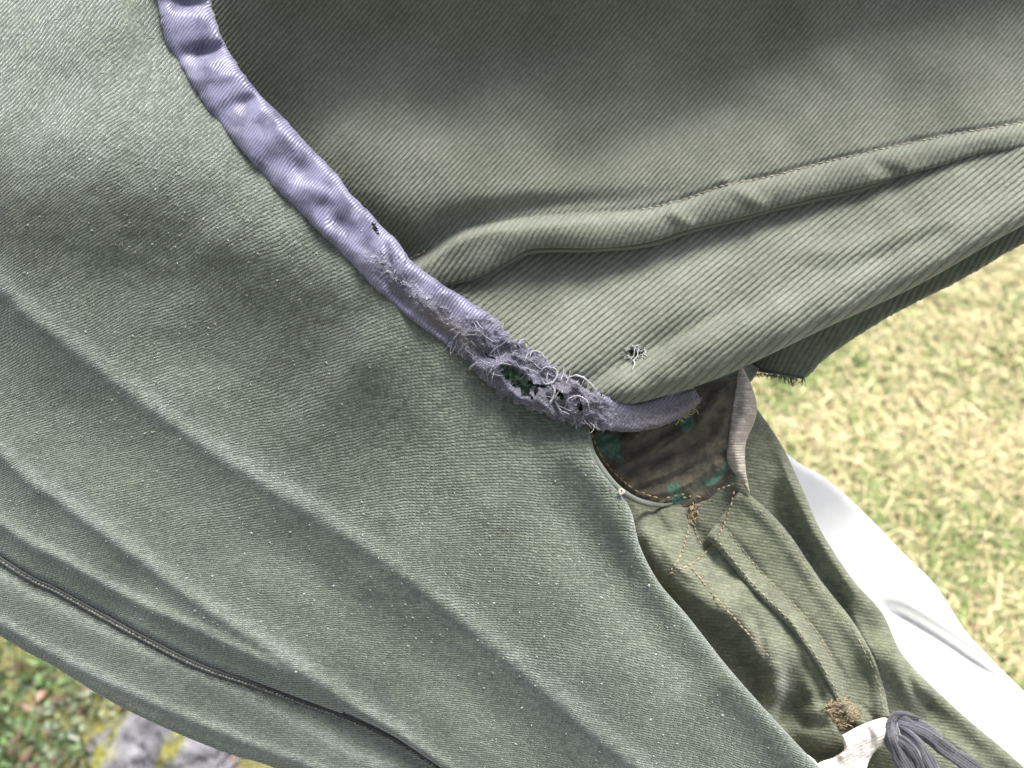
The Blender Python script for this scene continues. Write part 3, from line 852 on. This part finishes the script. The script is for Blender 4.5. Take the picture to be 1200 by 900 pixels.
def H4(x, y):
    h = tilt4(x, y)
    h = h + ridge(x, y, [(748, 590), (768, 645), (806, 688), (852, 722), (888, 758), (908, 790), (912, 830)], 36, 26, 20, 2)
    h = h - ridge(x, y, [(758, 590), (772, 612), (790, 640)], 10, 8, 8, 2, (.1, .3))
    h = h + ridge(x, y, [(775, 592), (800, 640), (850, 690), (900, 750), (914, 800)], 8, 14, 18, 2)
    h = h - ridge(x, y, [(922, 760), (925, 810), (915, 850), (940, 890)], 24, 24, 10, 2, (.3, 0))
    h = h + ridge(x, y, [(850, 680), (905, 720), (950, 790), (975, 850)], 20, 28, 24)
    h = h + ridge(x, y, [(900, 860), (940, 865), (985, 845)], 10, 14, 24)
    h = h + ridge(x, y, [(915, 530), (950, 610), (1000, 690), (1020, 720)], 22, 22, 16, 2, (.15, .5))
    h = h - ridge(x, y, [(895, 560), (940, 640), (990, 710), (1030, 780)], 16, 14, 14, 2, (.3, .4))
    h = h + ridge(x, y, [(1010, 730), (1060, 790), (1090, 830)], 24, 20, 22, 2, (.35, .5))
    h = h - ridge(x, y, [(1045, 850), (1100, 840), (1150, 870), (1220, 930)], 14, 22, 26, 2)
    h = h + ridge(x, y, [(1100, 820), (1170, 880), (1260, 960)], 14, 26, 20)
    h = h + blob(x, y, 800, 610, 20, 12, 30, 5) + ridge(x, y, [(808, 595), (815, 630), (830, 645)], -6, 5, 5)
    for pts, am in (([(800, 600), (830, 640), (845, 700)], -7), ([(860, 700), (890, 740), (900, 800)], -8), ([(930, 760), (955, 800), (970, 845)], -9), ([(900, 690), (940, 750), (950, 800)], 6), ([(925, 840), (950, 852), (975, 846)], -6),
                    ([(900, 500), (925, 560), (935, 610)], 6), ([(975, 660), (1010, 740), (1040, 800)], 7), ([(1050, 760), (1075, 815), (1100, 840)], -8), ([(1080, 850), (1130, 880), (1190, 940)], 7), ([(770, 620), (790, 660), (830, 690)], 7)):
        h = h + ridge(x, y, pts, am, 8, 6, 1.7, (.35, .35))
    return h + 3.5 * NZ[1](x, y, 42) + 1.8 * NZ[3](x, y, 17)


def phase4(x, y, h):
    return (-.14 * x + .99 * y + .12 * h) / 3.9


P4_poly = np.vstack([cr([(716, 560), (750, 587), (785, 591), (815, 582), (838, 566), (855, 546), (861, 500), (868, 464)], 6), cr([(884, 474), (915, 520), (940, 572), (962, 622), (1000, 680), (1034, 718), (1060, 770), (1120, 830), (1180, 881), (1240, 935), (1330, 1020)], 6),
                     [(1330, 1120), (960, 1120)], cr([(930, 920), (870, 845), (820, 780), (780, 725), (740, 660), (722, 610)], 6)])
panel('side_panel', P4_poly, H4, M_side, garment, 1.8, phase4, (.14, .02), roll=(12, 12), thick=6,
      extra={'wear_highlight': lambda x, y, d: ridge(x, y, [(775, 600), (800, 645), (850, 695), (900, 755), (914, 800), (912, 830)], .1, 9, 5) + ridge(x, y, [(744, 585), (760, 640), (800, 690)], .35, 6, 6)})


PLK_L = [(826, 632), (838, 640), (880, 690), (930, 741), (962, 790), (986, 834), (1004, 852)]
PLK_R = [(866, 574), (884, 584), (922, 622), (962, 680), (1002, 732), (1030, 785), (1043, 840)]
plk_l = cr(PLK_L, 8); plk_r = cr(PLK_R, 8)


def H4b(x, y):
    h = np.maximum(.5 * H4(x, y) + .5 * tilt4(x, y) + 9, H4(x, y) + 5)
    dl, t = polydist(x, y, plk_l); dr, t2 = polydist(x, y, plk_r)
    h = h + 5 * np.exp(-((dl - 7) / 7.0) ** 2) - 2.5 * np.exp(-((dl - 22) / 4.0) ** 2) + 7 * np.exp(-((dr + 8) / 9.0) ** 2)
    h = h - blob(x, y, 1010, 805, 22, 34, 60, 10) + blob(x, y, 900, 640, 30, 30, 0, 5)
    return h + 1.6 * NZ[2](x, y, 26)


placket = panel('placket', np.vstack([plk_l, plk_r[::-1]]), H4b, M_side, garment, 1.6, phase4, (.14, .02), roll=(4, 7), thick=6,
                extra={'wear_highlight': lambda x, y, d: .5 * np.exp(-(d / 3.5) ** 2) + .3 * np.exp(-((polydist(x, y, plk_l)[0] - 7) / 4) ** 2)})
off = lambda c, d: [(a + d * .78, b - d * .62) for a, b in c]
stitches('placket_stitching', off(PLK_L[1:-1], 6), M_tan, placket, H4b, 7, .8, .1)
stitches('placket_stitching', off(PLK_L[1:-2], 22), M_tan, placket, H4b, 7, .7, .0)
stitches('placket_stitching', off(PLK_R[1:], -6), M_tan, placket, H4b, 7, .6, .0)
M_gold = thread('ochre_thread', (.17, .12, .06), (.34, .26, .15))
Hs = lambda x, y: np.maximum(H4(x, y), np.where(x > 838, H4b(x, y), -999))
for pts in ([(809, 592), (806, 622), (798, 650), (784, 672)], [(784, 672), (812, 660), (834, 640)], [(834, 640), (850, 612), (861, 574)], [(800, 583), (830, 577), (862, 566)], [(812, 592), (814, 620), (822, 640)], [(806, 660), (830, 690), (870, 735), (905, 775)]):
    stitches('corner_stitching', pts, M_gold, garment, Hs, 6, 1.0, .6)
# bar tack and knotted thread patch
bt = []
for i in range(230):
    t_ = random.random(); s_ = random.uniform(-1, 1)
    x = 978 + 22 * t_ + 12 * s_; y = 822 + 26 * t_ - 8 * s_
    a = random.gauss(R(-25), .45); L = random.uniform(3, 7)
    w = float(H4b(np.array([x]), np.array([y]))[0])
    bt.append((curl(x - L / 2, y, w + 1.0, L, a, -.1, .15, 5), random.uniform(.5, .9), random.random()))
for i in range(40):
    x = random.gauss(812, 3.5); y = random.gauss(602, 8)
    bt.append((curl(x, y, float(H4(np.array([x]), np.array([y]))[0]) + 2, random.uniform(4, 9), random.uniform(0, 6.3), .15, .4, 5), random.uniform(.8, 1.3), random.random()))
M_ochre = thread('brown_tack_thread', (.11, .075, .035), (.27, .20, .10))
tubes('bar_tack', bt, M_ochre, garment, 5, 'stuff')

# --- white tape end and the knotted charcoal tie
def H7(x, y):
    return tilt4(x, y) + 30 + ridge(x, y, [(975, 885), (1010, 862), (1040, 852)], 9, 16, 16) + ridge(x, y, [(1015, 850), (1022, 870), (1014, 895)], -5, 4, 4) + 1.2 * NZ[2](x, y, 10)
panel('white_drawstring_tape', np.vstack([cr([(986, 862), (1010, 849), (1037, 841), (1043, 852), (1041, 873), (1028, 878), (1018, 893), (1010, 920), (985, 960)], 6), cr([(930, 960), (945, 910), (960, 894), (976, 888), (989, 878), (986, 862)], 6)]), H7, M_label, garment, 1.6,
      lambda x, y, h: (x * .5 + y) / 4, roll=(5, 7), thick=5)
panel('white_piping_end', [(946, 884), (954, 890), (964, 902), (975, 925), (938, 925), (942, 900)], lambda x, y: tilt4(x, y) + 34 + .3 * (x - 950), M_label, garment, 1.6, None, roll=(3, 3))


def band(name, pts, hw, hf, mat, parent, fold=3.0, seed=0, th=.55):
    """a soft folded cloth band: flattened tube with lengthwise wrinkles"""
    c = cr(pts, 14); n = len(c); m = 28
    hw = .66 * np.interp(np.linspace(0, 1, n), np.linspace(0, 1, len(hw)), hw)
    w = hf(np.linspace(0, 1, n))
    T = np.gradient(c, axis=0); T /= np.linalg.norm(T, axis=1)[:, None]; N = np.stack([T[:, 1], -T[:, 0]], -1)
    a = np.linspace(0, 2 * math.pi, m, endpoint=False)
    u = np.repeat(np.arange(n), m); aa = np.tile(a, n)
    rad = 1 + .20 * np.sin(3 * aa + u * .09 + seed) + .10 * np.sin(5 * aa + seed * 2 - u * .15) + .35 * NZ[seed % 8](u * 1.0, aa * 10, 9)
    ox = np.cos(aa) * hw[u] * rad; oz = np.sin(aa) * hw[u] * th * rad + fold * np.sin(2.5 * aa + seed) * .3
    x = c[u, 0] + N[u, 0] * ox; y = c[u, 1] + N[u, 1] * ox; z = w[u] + oz
    i = np.arange(n - 1)[:, None] * m; j = np.arange(m)[None]; j2 = (j + 1) % m
    f = np.stack([i + j, i + j2, i + m + j2, i + m + j], -1).reshape(-1, 4)
    return mesh_obj(name, to_local(x, y, z), [f, np.arange(m)[None].copy(), (np.arange(m)[::-1] + (n - 1) * m)[None].copy()], mat, parent,
                    {'phase': ox / 3, 'px': np.stack([x / 100, y / 100, z / 100], -1)})


zt = float(tilt4(1060, 870)) + 30
tie = band('charcoal_tie', [(1040, 846), (1056, 850), (1082, 858), (1108, 876), (1136, 896), (1170, 920)], [7, 13, 14, 13, 13, 11], lambda t: zt + 10 * np.sin(t * 3), M_grey, garment, seed=1)
band('tie_strand', [(1046, 846), (1046, 864), (1054, 884), (1066, 906), (1076, 940)], [6, 13, 15, 14, 12], lambda t: zt + 12 + 4 * np.sin(t * 3), M_grey, tie, seed=2)
band('tie_strand', [(1050, 850), (1072, 868), (1086, 890), (1096, 912), (1104, 950)], [6, 10, 12, 13, 12], lambda t: zt + 6 + 10 * np.sin(t * 3), M_grey, tie, seed=5)
band('tie_strand', [(1042, 862), (1056, 868), (1072, 884), (1084, 910)], [4, 8, 9, 8], lambda t: zt + 16 + 4 * np.sin(t * 3), M_grey, tie, seed=7)
band('tie_strand', [(1040, 850), (1048, 838), (1060, 836), (1078, 842)], [5, 6, 4, 2], lambda t: zt + 8 + 0 * t, M_grey, tie, seed=4)

# --- lint on the brushed cloth
V = []; Fq = []; sh = []; o_ = 0
ico = np.array([(0, 0, 1), (.9, 0, .45), (.28, .85, .45), (-.72, .53, .45), (-.72, -.53, .45), (.28, -.85, .45), (.72, .53, -.45), (-.28, .85, -.45), (-.9, 0, -.45), (-.28, -.85, -.45), (.72, -.53, -.45), (0, 0, -1)])
icf = np.array([(0, 1, 2), (0, 2, 3), (0, 3, 4), (0, 4, 5), (0, 5, 1), (1, 6, 2), (2, 7, 3), (3, 8, 4), (4, 9, 5), (5, 10, 1), (6, 7, 2), (7, 8, 3), (8, 9, 4), (9, 10, 5), (10, 6, 1), (11, 7, 6), (11, 8, 7), (11, 9, 8), (11, 10, 9), (11, 6, 10)])
lx = rng.uniform(-100, 950, 4600); ly = rng.uniform(-60, 960, 4600)
td, _ = polydist(lx, ly, TC[::6]); tsl, _ = polydist(lx, ly, cr(SLIT, 3)); trt, _ = polydist(lx, ly, cr([(690, 505), (745, 620), (800, 720), (950, 885)], 4))
ok = (td < -42) & (tsl > 14) & ((trt < -14) | ((ly < 480) & (lx < 600))) & (NZ[2](lx, ly, 160) + rng.uniform(-.9, .6, 4600) > -.35)
lx = lx[ok][:1900]; ly = ly[ok][:1900]; lz = H1(lx, ly)
for x, y, z in zip(lx, ly, lz):
    r = abs(random.gauss(0, .4)) + .45
    r = min(r, 1.5)
    a = random.gauss(-.9, .8); ca, sa = math.cos(a), math.sin(a)
    q = ico * np.array([r * random.uniform(1.0, 1.7), r, r * .8])
    V.append(to_local(x + q[:, 0] * ca - q[:, 1] * sa, y + q[:, 0] * sa + q[:, 1] * ca, z + q[:, 2] + .2)); Fq.append(icf + o_); sh.append(np.full(12, random.random())); o_ += 12
M_lint = thread('lint', (.11, .125, .10), (.27, .29, .26), .9, .6)
tag(mesh_obj('lint', np.vstack(V), np.vstack(Fq), M_lint, garment, {'shade': np.concatenate(sh)}), kind='stuff')

# ------------------------------------------------------------------ white cloth hanging behind
sheet_root = empty('white_cloth', garment.location, cam.rotation_euler)
tag(sheet_root, 'plain white cloth hanging behind the olive garment, bright against the grass', 'cloth')
CREASE = [(1022, 704), (1060, 724), (1100, 748), (1140, 775), (1172, 796), (1240, 850)]


def HW(x, y):
    h = -270 - .25 * (x - 1000) + .22 * (y - 700)
    h = h + ridge(x, y, [(960, 620), (1060, 690), (1160, 770), (1300, 890)], 8, 60, 60, 2)
    h = h + ridge(x, y, CREASE, -34, 8, 5, 1.5, (.2, .4))
    return h + 5 * NZ[1](x, y, 70)


panel('sheet', np.vstack([cr([(820, 430), (880, 492), (930, 538), (970, 562), (1012, 600), (1060, 650), (1096, 686), (1130, 738), (1165, 776), (1204, 815), (1300, 910), (1400, 1020)], 6), [(1400, 1150), (880, 1150), (800, 700)]]),
      HW, M_white, sheet_root, 3.0, lambda x, y, h: x / 4, roll=(8, 10), thick=8)

# ------------------------------------------------------------------ ground
def ground_at(px, py, z=0.0):
    d = RIGHT * (px - 600) + UP * (450 - py) - BACK * F_PX
    t = (z - CAM_H) / d.z
    return cam.location + d * t


def obj_noise(nt, scale, detail=4, rough=.6):
    tc = nt.nodes.new('ShaderNodeTexCoord')
    return noise(nt, tc.outputs['Object'], scale, detail, rough)


M_soil, nt, bs = mat_new('turf_soil')
na = obj_noise(nt, 9); nb = obj_noise(nt, 90)
c = ramp(nt, na, [(.3, (.075, .085, .028)), (.5, (.16, .15, .06)), (.7, (.11, .13, .04))])
c = mix(nt, 1.0, c, ramp(nt, nb, [(.3, (.6, .6, .6)), (.7, (1.3, 1.25, 1.2))]), 'MULTIPLY')
nt.links.new(c, bs.inputs['Base Color']); bs.inputs['Roughness'].default_value = .95
bb = nt.nodes.new('ShaderNodeBump'); bb.inputs['Strength'].default_value = .8; bb.inputs['Distance'].default_value = .01
nt.links.new(nb, bb.inputs['Height']); nt.links.new(bb.outputs[0], bs.inputs['Normal'])
gs = np.concatenate([[-150, -60, -20, -8], np.linspace(-4, 5, 91), [10, 25, 60, 150]])
gx, gy = np.meshgrid(gs, gs)
near = np.exp(-(np.hypot(gx, gy - .8) / 4) ** 4)
gz = .012 * NZ[0](gx, gy, .35) * near
idx = np.arange(gx.size).reshape(gx.shape)
gq = np.stack([idx[:-1, :-1], idx[:-1, 1:], idx[1:, 1:], idx[1:, :-1]], -1).reshape(-1, 4)
tag(mesh_obj('ground', np.stack([gx.ravel(), gy.ravel(), gz.ravel()], -1), gq, M_soil), kind='structure')
GZ = lambda x, y: .012 * NZ[0](x, y, .35)

# grass: short matted blades, part green part straw
M_grass, nt, bs = mat_new('grass_blades')
nt.links.new(attr(nt, 'col').outputs['Vector'], bs.inputs['Base Color'])
bs.inputs['Roughness'].default_value = .55; bs.inputs['Specular IOR Level'].default_value = .35
bs.inputs['Subsurface Weight'].default_value = 0.0


def blades(n, xr, yr, keepf, colf, hmin, hmax, wid, flat):
    x = rng.uniform(*xr, n); y = rng.uniform(*yr, n)
    k = keepf(x, y); x = x[k]; y = y[k]; n = len(x)
    L = rng.uniform(hmin, hmax, n); a = rng.uniform(0, 2 * math.pi, n) + 1.2 * NZ[3](x, y, .12); el = np.clip(rng.normal(flat, .28, n), .05, 1.45)
    wd = wid * rng.uniform(.6, 1.3, n)
    dx, dy = np.cos(a), np.sin(a); sx, sy = -dy, dx
    P = []
    z0 = GZ(x, y) + rng.uniform(-.002, .008, n)
    for t, wk, e in ((0, .8, 0), (.4, 1, 0), (.75, .7, -.45), (1, .05, -.95)):
        if t == 0:
            cx = x; cy = y; cz = z0; pt = 0
        else:
            st = L * (t - pt); cx = cx + dx * np.cos(el + e) * st; cy = cy + dy * np.cos(el + e) * st; cz = np.maximum(cz + np.sin(el + e) * st, GZ(cx, cy) + .002); pt = t
        P.append(np.stack([cx - sx * wd * wk / 2, cy - sy * wd * wk / 2, cz], -1)); P.append(np.stack([cx + sx * wd * wk / 2, cy + sy * wd * wk / 2, cz + wd * wk * .25], -1))
    V = np.stack(P, 1).reshape(-1, 3)
    b = np.arange(n)[:, None, None] * 8 + np.array([(0, 1, 3, 2), (2, 3, 5, 4), (4, 5, 7, 6)])[None]
    return V, b.reshape(-1, 4), np.repeat(colf(x, y, n), 8, 0)


def grass_cols(x, y, n):
    g1 = np.array((.11, .165, .035)); g2 = np.array((.19, .245, .08)); s1 = np.array((.34, .29, .13)); s2 = np.array((.54, .48, .29)); br = np.array((.20, .12, .06))
    r = rng.random(n)[:, None]; patch = (NZ[5](x, y, .16) * .35 + NZ[6](x, y, .05) * .2)[:, None]
    g = g1 + (g2 - g1) * rng.random((n, 1)); s = s1 + (s2 - s1) * rng.random((n, 1))
    c = np.where(r + patch < .46, g, s)
    return np.where(rng.random((n, 1)) < .05, br, c) * rng.uniform(.75, 1.2, (n, 1))


BED = ground_at(60, 880)        # planted corner at the lower left
def in_bed(x, y):
    return ((x - BED.x + .20) / .62) ** 2 + ((y - BED.y) / .36) ** 2 < 1 + .3 * NZ[4](x, y, .12)


lawn = [blades(46000, (-.9, 2.0), (.0, 1.9), lambda x, y: ~in_bed(x, y), grass_cols, .02, .05, .0024, .3),
        blades(80000, (.05, 1.15), (.15, 1.4), lambda x, y: ~in_bed(x, y), grass_cols, .012, .038, .0019, .35)]
V = np.vstack([l[0] for l in lawn]); n0 = len(lawn[0][0]); Fq = np.vstack([lawn[0][1], lawn[1][1] + n0]); cc = np.vstack([l[2] for l in lawn])
tag(mesh_obj('grass', V, Fq, M_grass, None, {'col': cc}), 'short matted lawn grass, part green part dry straw', 'grass', kind='stuff')

# ---- planted corner: leaf litter, low leafy plants, mossy stones
def leaf_mesh(cx, cy, cz, L, W, yaw, pit, bend=.3):
    P = []; ts = np.linspace(0, 1, 5)
    wk = np.array([.12, .8, 1, .72, .05])
    ca, sa = math.cos(yaw), math.sin(yaw)
    for t, k in zip(ts, wk):
        al = L * t * math.cos(pit); z = L * t * math.sin(pit) - bend * L * t * t
        for s in (-1, 0, 1):
            P.append((cx + al * ca - s * W * k / 2 * sa, cy + al * sa + s * W * k / 2 * ca, cz + z + (.12 * W * k if s else 0)))
    f = [(r * 3 + c_, r * 3 + c_ + 1, r * 3 + c_ + 4, r * 3 + c_ + 3) for r in range(4) for c_ in range(2)]
    return np.array(P), np.array(f)


def leafy(name, items, parent=None):
    V = []; Fc = []; cl = []; o = 0
    for (args, col) in items:
        v, f = leaf_mesh(*args); V.append(v); Fc.append(f + o); cl.append(np.tile(col, (len(v), 1))); o += len(v)
    return mesh_obj(name, np.vstack(V), np.vstack(Fc), M_leaf, parent, {'col': np.vstack(cl)})


M_leaf, nt, bs = mat_new('leaf')
nz = obj_noise(nt, 60, 3)
nt.links.new(mix(nt, 1.0, attr(nt, 'col').outputs['Vector'], ramp(nt, nz, [(.3, (.65, .52, .55)), (.7, (1.0, .86, .9))]), 'MULTIPLY'), bs.inputs['Base Color'])
bs.inputs['Roughness'].default_value = .5

items = []
for i in range(2600):
    p = Vector((BED.x - .12 + random.uniform(-.65, .65), BED.y + random.uniform(-.38, .38), 0))
    if not in_bed(np.array([p.x]), np.array([p.y]))[0]: continue
    b = random.random()
    col = np.array((.07, .045, .03)) * (1 - b) + np.array((.30, .21, .14)) * b * random.uniform(.4, 1.2)
    items.append(((p.x, p.y, .004 + random.uniform(0, .018), random.uniform(.012, .035), random.uniform(.003, .011), random.uniform(0, 6.3), random.uniform(-.1, .35), .15), col))
tag(leafy('leaf_litter', items), 'brown dead leaves and stalks lying on soil below the plants', 'leaf litter', kind='stuff')

plants = [((20, 800), .055, (.07, .17, .05), 'bright green leafy weed at the left edge under the garment'),
          ((45, 842), .06, (.09, .20, .06), 'bright green low plant between the left edge and the mossy stone'),
          ((100, 862), .06, (.15, .24, .14), 'pale grey green bushy plant left of the mossy stone'),
          ((22, 892), .05, (.06, .15, .04), 'dark green weed in the lower left corner'),
          ((112, 826), .045, (.13, .20, .08), 'small yellow green plant just below the garment edge'),
          ((-30, 850), .07, (.09, .18, .06), 'leafy weed cut off by the left edge'),
          ((60, 786), .035, (.10, .19, .06), 'little green seedling touching the garment edge'),
          ((92, 905), .045, (.10, .22, .07), 'green sprig at the bottom edge left of the stone')]
for (pp, r, col, lab) in plants:
    b = ground_at(*pp)
    e = empty('low_plant', b); tag(e, lab, 'plant', 'low plants in the corner bed')
    items = []; stems = []
    for k in range(int(1500 * r)):
        a = random.uniform(0, 6.3); q = r * math.sqrt(random.random()); z = random.uniform(.01, .045) * (1.2 - q / r)
        items.append(((q * math.cos(a), q * math.sin(a), z, random.uniform(.005, .015), random.uniform(.003, .009), random.uniform(0, 6.3), random.uniform(-.2, .9), .3), np.array(col) * random.uniform(.35, 1.25) + np.array((.02, .0, .0)) * random.random()))
    leafy('foliage', items, e)
    V = []; Fc = []; o = 0
    for k in range(9):
        a = random.uniform(0, 6.3); t = np.linspace(0, 1, 4)
        for s in range(4):
            pass
        ring = np.array([(math.cos(b_), math.sin(b_), 0) for b_ in (0, 2.1, 4.2)]) * .0012
        pts = np.stack([t * r * .7 * math.cos(a), t * r * .7 * math.sin(a), t * .035], -1)
        V.append((pts[:, None] + ring[None]).reshape(-1, 3)); i = np.arange(3)[:, None] * 3; j = np.arange(3)[None]; j2 = (j + 1) % 3
        Fc.append(np.stack([i + j, i + j2, i + 3 + j2, i + 3 + j], -1).reshape(-1, 4) + o); o += 12
    V = np.vstack(V)
    mesh_obj('stem', V, np.vstack(Fc), M_leaf, e, {'col': np.tile(np.array(col) * .8, (len(V), 1))})

M_rock, nt, bs = mat_new('mossy_stone')
na = obj_noise(nt, 30, 5); nb = obj_noise(nt, 170, 3)
c = ramp(nt, na, [(.3, (.06, .058, .066)), (.5, (.15, .147, .165)), (.7, (.26, .256, .28))])
c = mix(nt, 1.0, c, ramp(nt, nb, [(.3, (.7, .7, .7)), (.7, (1.2, 1.2, 1.2))]), 'MULTIPLY')
ms = math_(nt, 'MULTIPLY', attr(nt, 'moss').outputs['Fac'], ramp(nt, obj_noise(nt, 70, 4, .7), [(.38, (.15, .15, .15)), (.52, (1, 1, 1))]))
c = mix(nt, ms, c, ramp(nt, nb, [(.3, (.06, .062, .01)), (.55, (.17, .165, .022)), (.8, (.32, .31, .05))]))
nt.links.new(c, bs.inputs['Base Color']); bs.inputs['Roughness'].default_value = .9
bb = nt.nodes.new('ShaderNodeBump'); bb.inputs['Strength'].default_value = 1.0; bb.inputs['Distance'].default_value = .006
nt.links.new(nb, bb.inputs['Height']); nt.links.new(bb.outputs[0], bs.inputs['Normal'])


def stone(px, py, rx, ry, rz, seed, lab, moss_f):
    b = ground_at(px, py)
    nu, nv = 72, 30
    u = np.linspace(0, 2 * math.pi, nu, endpoint=False); v = np.linspace(-.5, math.pi / 2 - .02, nv)
    uu, vv = np.meshgrid(u, v)
    X = np.cos(uu) * np.cos(vv); Y = np.sin(uu) * np.cos(vv); Z = np.sin(vv)
    r = 1 + .20 * NZ[seed % 8](X * 3 + seed, Y * 3 + Z * 2, 1.1) + .10 * NZ[(seed + 1) % 8](X * 3, Y * 3 + Z * 3 + seed, .4) + .05 * NZ[(seed + 2) % 8](X * 3 + Z, Y * 3, .16)
    x = X * r * rx; y = Y * r * ry; z = Z * r * rz
    moss = moss_f(x, y, z)
    z = z + .004 * moss
    i = np.arange(nv - 1)[:, None] * nu; j = np.arange(nu)[None]; j2 = (j + 1) % nu
    f = np.stack([i + j, i + j2, i + nu + j2, i + nu + j], -1).reshape(-1, 4)
    o = mesh_obj('mossy_stone', np.stack([x.ravel(), y.ravel(), z.ravel()], -1), [f, (np.arange(nu) + (nv - 1) * nu)[None].copy()], M_rock, None, {'moss': moss.ravel()})
    o.location = b
    tag(o, lab, 'stone', 'mossy stones in the corner bed')
    return o


stone(208, 884, .08, .066, .045, 2, 'grey stone with a stripe of yellow moss below the garment edge',
      lambda x, y, z: np.clip(sstep(.012, .004, np.abs(x - .012 - .25 * y + .006 * NZ[1](x, y, .02))) + sstep(-.045, -.07, x + .01 * NZ[2](x, y, .02)), 0, 1))
stone(145, 893, .05, .04, .03, 5, 'small grey stone edged with yellow green moss at the bottom edge',
      lambda x, y, z: np.clip(sstep(.030, .042, np.hypot(x, y) + .01 * NZ[1](x, y, .02)), 0, 1))

scene.cycles.use_denoising = True
